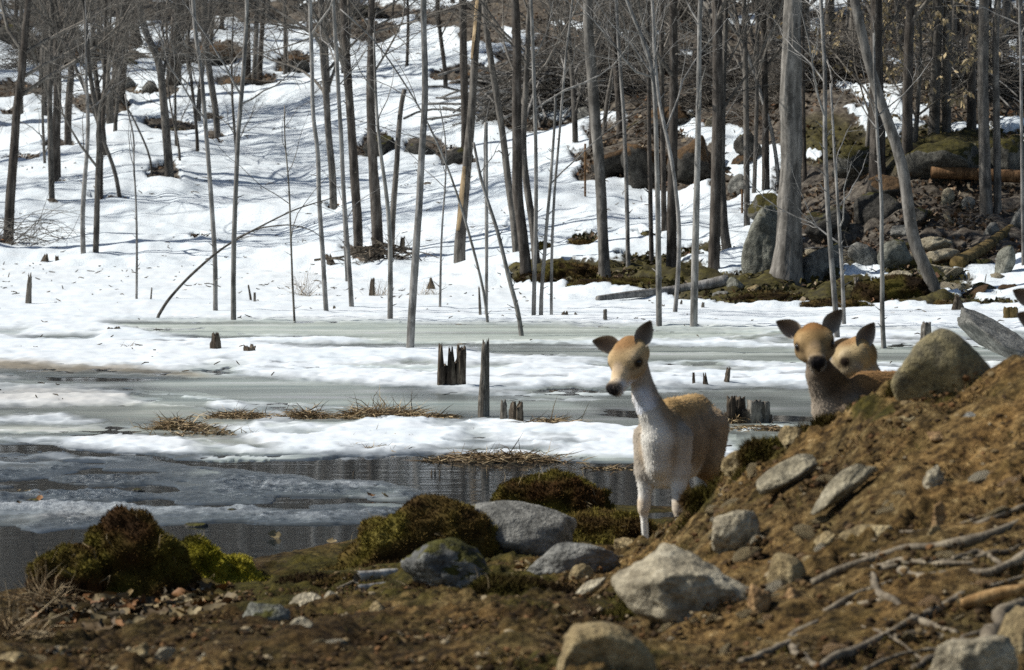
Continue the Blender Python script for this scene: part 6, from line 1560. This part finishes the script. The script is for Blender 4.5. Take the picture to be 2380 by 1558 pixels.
# roots over the lower right of the mound
RT = 'bare roots crossing the lower mound'
ROOTS = [
 ('long grey root crossing the middle of the lower mound', [(850,1190),(1050,1100),(1250,1040),(1500,1010),(1760,930)], 26, 36),
 ('thick looped root right of the crossing grey root', [(1210,1140),(1300,1172),(1420,1160),(1600,1150),(1780,1060)], 32, 40),
 ('straight root slanting up from the bottom edge to the orange wood', [(860,1560),(1100,1420),(1300,1320),(1490,1225)], 36, 26),
 ('curved root dropping from the looped root to the right', [(1085,1165),(1130,1250),(1250,1330),(1360,1370),(1450,1420)], 32, 22),
 ('low root near the bottom edge left of the slanting one', [(500,1535),(650,1490),(800,1390),(990,1325)], 28, 18),
 ('thickest dark root arching at the bottom right corner', [(1570,1570),(1590,1420),(1650,1330),(1770,1285)], 60, 70),
 ('small arched root above the looped root', [(1430,1085),(1550,1055),(1650,1105)], 26, 20),
 ('slender root left of the curved dropping root', [(700,1460),(850,1350),(1050,1230),(1160,1195)], 24, 18),
 ('short root stub below the slender root', [(760,1290),(850,1300),(940,1330)], 16, 12),
 ('root piece between slanting root and thickest root', [(1180,1420),(1280,1400),(1400,1420),(1470,1450)], 20, 16),
 ('thin root running under the long crossing root', [(1000,1150),(1150,1120),(1330,1085),(1560,1075),(1780,1010)], 18, 14),
 ('thin forked rootlet above the orange wood', [(1320,1215),(1450,1190),(1600,1200),(1760,1150)], 16, 12),
 ('thin root near the bottom between slanting and thickest root', [(1050,1570),(1200,1500),(1350,1480),(1560,1490)], 20, 14),
 ('short curved root above the round orange stone', [(600,1200),(720,1180),(830,1120)], 14, 10),
 ('long thin root under the upright orange stone', [(900,1010),(1100,975),(1350,950),(1600,900)], 14, 10),
 ('root running level just above the slanting root', [(960,1290),(1120,1270),(1290,1240),(1440,1180)], 22, 16),
 ('root dipping left of the thickest dark root', [(1260,1560),(1380,1500),(1480,1440),(1560,1400)], 26, 22),
 ('forked root between crossing and looped roots', [(1080,1125),(1220,1090),(1380,1110),(1520,1100)], 20, 16),
 ('root along the right edge above the crossing root end', [(1420,960),(1560,930),(1680,880),(1770,850)], 24, 20),
 ('stubby root under the long flat tan stone', [(980,1075),(1090,1060),(1190,1015)], 16, 12),
 ('thin root crossing the slanting root near its middle', [(1020,1370),(1120,1400),(1230,1450),(1300,1520)], 16, 12),
 ('pale root end at the bottom centre right', [(720,1460),(790,1510),(860,1560)], 26, 24)]
for q, (lb, pts, w0, w1) in enumerate(ROOTS):
    log(lb, pts, w0 / 1.5, w1 / 1.5, ROOTM, 60 + q, 'root', 'root', z6, 0, .55, 10, RT, k=9, wig=.03)
# orange rotten wood chunk with three stubs
b = G(*z6(1580, 1330)); s = F / b[1]
root = empty('rotten_wood', b, 'orange rotten wood chunk with stubby ends at the right of the roots', 'wood')
for pts, w0, w1 in (([(1470,1270),(1560,1240),(1660,1215),(1770,1195)], 70, 60), ([(1560,1250),(1540,1310),(1520,1370)], 70, 40), ([(1600,1240),(1650,1290),(1690,1300)], 50, 30)):
    D = [z6(*p) for p in pts]; W = np.array([P(x, y, b[1] + .1) for x, y in D]); rad = np.linspace(w0, w1, len(W)) / 1.8653 / 2 / s
    PR = resample(np.concatenate([W, rad[:, None]], 1), 14); V, Fs = trunk_mesh(PR[:, :3] - b, PR[:, 3] * (.55 + .45 * np.sin(np.linspace(.4, 2.9, 14))), 12, 5, 0, 1, .4); mk('stub', V, Fs, ORANGEW, root)

# small stones of the mound and bank: the larger ones singly, gravel and clods as a mass
SMARK = [(1580, 1330, 'big pale pointed rock'), (1408, 1508, 'tan half buried block'), (2190, 848, 'crest boulder'), (1832, 1092, 'tilted pale slab'), (1952, 1122, 'narrow dark shard'), (1705, 1216, 'pale streaked stone'), (1828, 1322, 'round tan stone'), (2174, 1102, 'pale squared stone'), (1722, 1066, 'flat tan edge stone'), (2264, 972, 'grey oval stone'), (2112, 972, 'thin tan stone'), (2022, 1236, 'long flat tan stone'), (2182, 1195, 'small upright orange stone'), (1764, 1392, 'rounded orange stone'), (2262, 1516, 'large pale corner rock'), (2300, 1400, 'orange rotten wood'), (2050, 1420, 'slanting root'), (1900, 1500, 'low bottom root'), (2150, 1330, 'looped root'),
  (615, 1420, 'flat grey green stone'), (712, 1396, 'pale chunky stone'), (697, 1452, 'slanted tan sliver'), (880, 1414, 'small round tan stone'), (382, 1514, 'standing pale sliver'), (470, 1534, 'bottom pale sliver'), (28, 1535, 'corner flat stone'), (885, 1345, 'bark rolls'), (1185, 1368, 'dark red moss patch'), (1040, 1352, 'low brown moss'), (300, 1430, 'leaf drift')]
def scatter_stones():
    rng = np.random.default_rng(9)
    protos = []
    for q in range(9):
        V, Fc = rock_shape(400 + q, 3, 9, 14, .05); protos.append([mk('stone', V, Fc, m, link=False) for m in (R_TAN, R_ORG, R_PALE)])
    zones = [((1450, 2380), (1060, 1556), 110, 'small stone strewn over the dirt of the mound', 'small stones on the mound'),
             ((0, 1450), (1395, 1556), 40, 'small stone strewn over the dirt of the lower bank', 'small stones on the lower bank')]
    for (xa, xb), (ya, yb), n, lb, gr in zones:
        k = 0
        while k < n:
            x, y = rng.uniform(xa, xb), rng.uniform(ya, yb)
            g = G(x, y)
            if g[1] > 20.5: continue
            sz = .014 + .04 * rng.random() ** 2.2
            o = ob('small_stone', protos[rng.integers(9)][rng.choice(3, p=(.6, .25, .15))], None, (g[0], g[1], g[2] - sz * .05), (rng.normal(0, .3), rng.normal(0, .3), rng.uniform(0, 6.28)), (sz * rng.uniform(.9, 1.6), sz, sz * rng.uniform(.4, .8)))
            mn = min(SMARK, key=lambda m: (m[0] - x) ** 2 + (2 * (m[1] - y)) ** 2)
            tag(o, f"small {'flat' if o.scale[2] < .55 * o.scale[1] else 'rounded'} stone {'left' if x < mn[0] else 'right'} {'above' if y < mn[1] else 'below'} the {mn[2]}", 'stone', gr); k += 1
    # gravel and crumbs of soil
    d, Fc = ico(1); n = 9000
    u = rng.uniform(-.125, .125, n); Y = rng.uniform(13.4, 20.6, n); X = u * Y
    Z = bank_h(X, Y)
    x, y = proj(X, Y, Z)
    r = (.0035 + .011 * rng.random(n) ** 3)
    V = (d[None] * rng.uniform(.6, 1.4, (n, len(d), 1)) * r[:, None, None] * np.array([1.2, 1.2, .8]) + np.stack([X, Y, Z + r * .6 + .012], -1)[:, None]).reshape(-1, 3)
    Fa = (Fc[None] + (np.arange(n) * len(d))[:, None, None]).reshape(-1, 3)
    pal = np.array([(.11, .07, .032), (.05, .032, .017), (.20, .145, .075), (.15, .08, .035), (.30, .24, .15)])
    c = pal[rng.choice(5, n, p=(.36, .32, .14, .12, .06))] * rng.uniform(.7, 1.3, (n, 1))
    o = mk('gravel', V, Fa, MOSSM, None, False, np.repeat(c, len(d), 0)); tag(o, 'gravel and crumbs of soil over the bank and mound', 'gravel', None, 'stuff')
    # short rootlets, moss threads and bits of straw over the dirt
    n = 42000
    u = rng.uniform(-.125, .125, n); Y = rng.uniform(13.4, 22, n); X = u * Y
    keep = fbm(X * 1.6, Y * 1.3, 0, 3, 301) > -.05; X, Y = X[keep], Y[keep]; n = len(X)
    Z = bank_h(X, Y); ok = Z > .06; X, Y, Z = X[ok], Y[ok], Z[ok]; n = len(X)
    pal = np.array([(.09, .05, .02), (.045, .028, .012), (.07, .055, .014), (.20, .14, .07)])
    c = pal[rng.choice(4, n, p=(.4, .3, .22, .08))] * rng.uniform(.6, 1.5, (n, 1))
    V, Fs, C = blades(rng, np.stack([X, Y, Z], -1), norm(np.stack([rng.normal(0, .5, n), rng.normal(0, .5, n), rng.uniform(.2, 1, n)], -1)), rng.uniform(.012, .045, (n, 1)), .003, c, .4, .2)
    o = mk('undergrowth', V, Fs, MOSSM, None, False, C); tag(o, 'short brown moss threads and rootlets over the dirt', 'undergrowth', None, 'stuff')
scatter_stones()

# twig bits, needles and bark flecks lying on the snow and ice
def snow_flecks():
    rng = np.random.default_rng(23)
    n = 1900
    Y = np.concatenate([rng.uniform(33, 54, 160), rng.uniform(54, 104, n - 160)]); X = rng.uniform(-.125, .125, n) * Y
    Q = np.stack([X, Y, ground(X, Y)], -1)
    ch = ice_channels(Q[:, 0], Q[:, 1]); on_ice = Q[:, 2] < .02
    ok = ~on_ice | (ch[0] > .3); Q = Q[ok]; n = len(Q)
    Q[:, 2] += np.where(Q[:, 2] < .02, .035, .10)
    a = rng.normal(size=(n, 3)); a[:, 2] *= .25; a = norm(a); L = rng.uniform(.02, .12, (n, 1)) * (.3 + Q[:, 1:2] / 70)
    V, Fs = tubes(np.stack([Q - a * L / 2, Q + rng.normal(0, .008, (n, 3)), Q + a * L / 2], 1), np.repeat(np.array([[.004, .006, .003]]), n, 0) * (.5 + Q[:, 1:2] / 60), 3)
    o = mk('debris', V, Fs, STUMPM); tag(o, 'dark twig bits and bark flecks scattered over the snow', 'debris', None, 'stuff')
snow_flecks()

# things that still share a label are told apart by their order across the picture
def order_labels():
    g = {}
    for o in SC.objects:
        if o.parent is None and o.get('label') and o.name.split('.')[0] in ('small_stone', 'small_rock'): g.setdefault(o['label'], []).append(o)
    W = ['leftmost', 'second from left', 'third from left', 'fourth from left', 'fifth from left', 'sixth from left', 'seventh from left', 'eighth from left']
    for lab, os_ in g.items():
        if len(os_) < 2: continue
        os_.sort(key=lambda o: o.location.x / o.location.y)
        for i, o in enumerate(os_): o['label'] = lab + ', ' + (W[i] if i < len(os_) - 1 and i < 8 else 'rightmost')
order_labels()
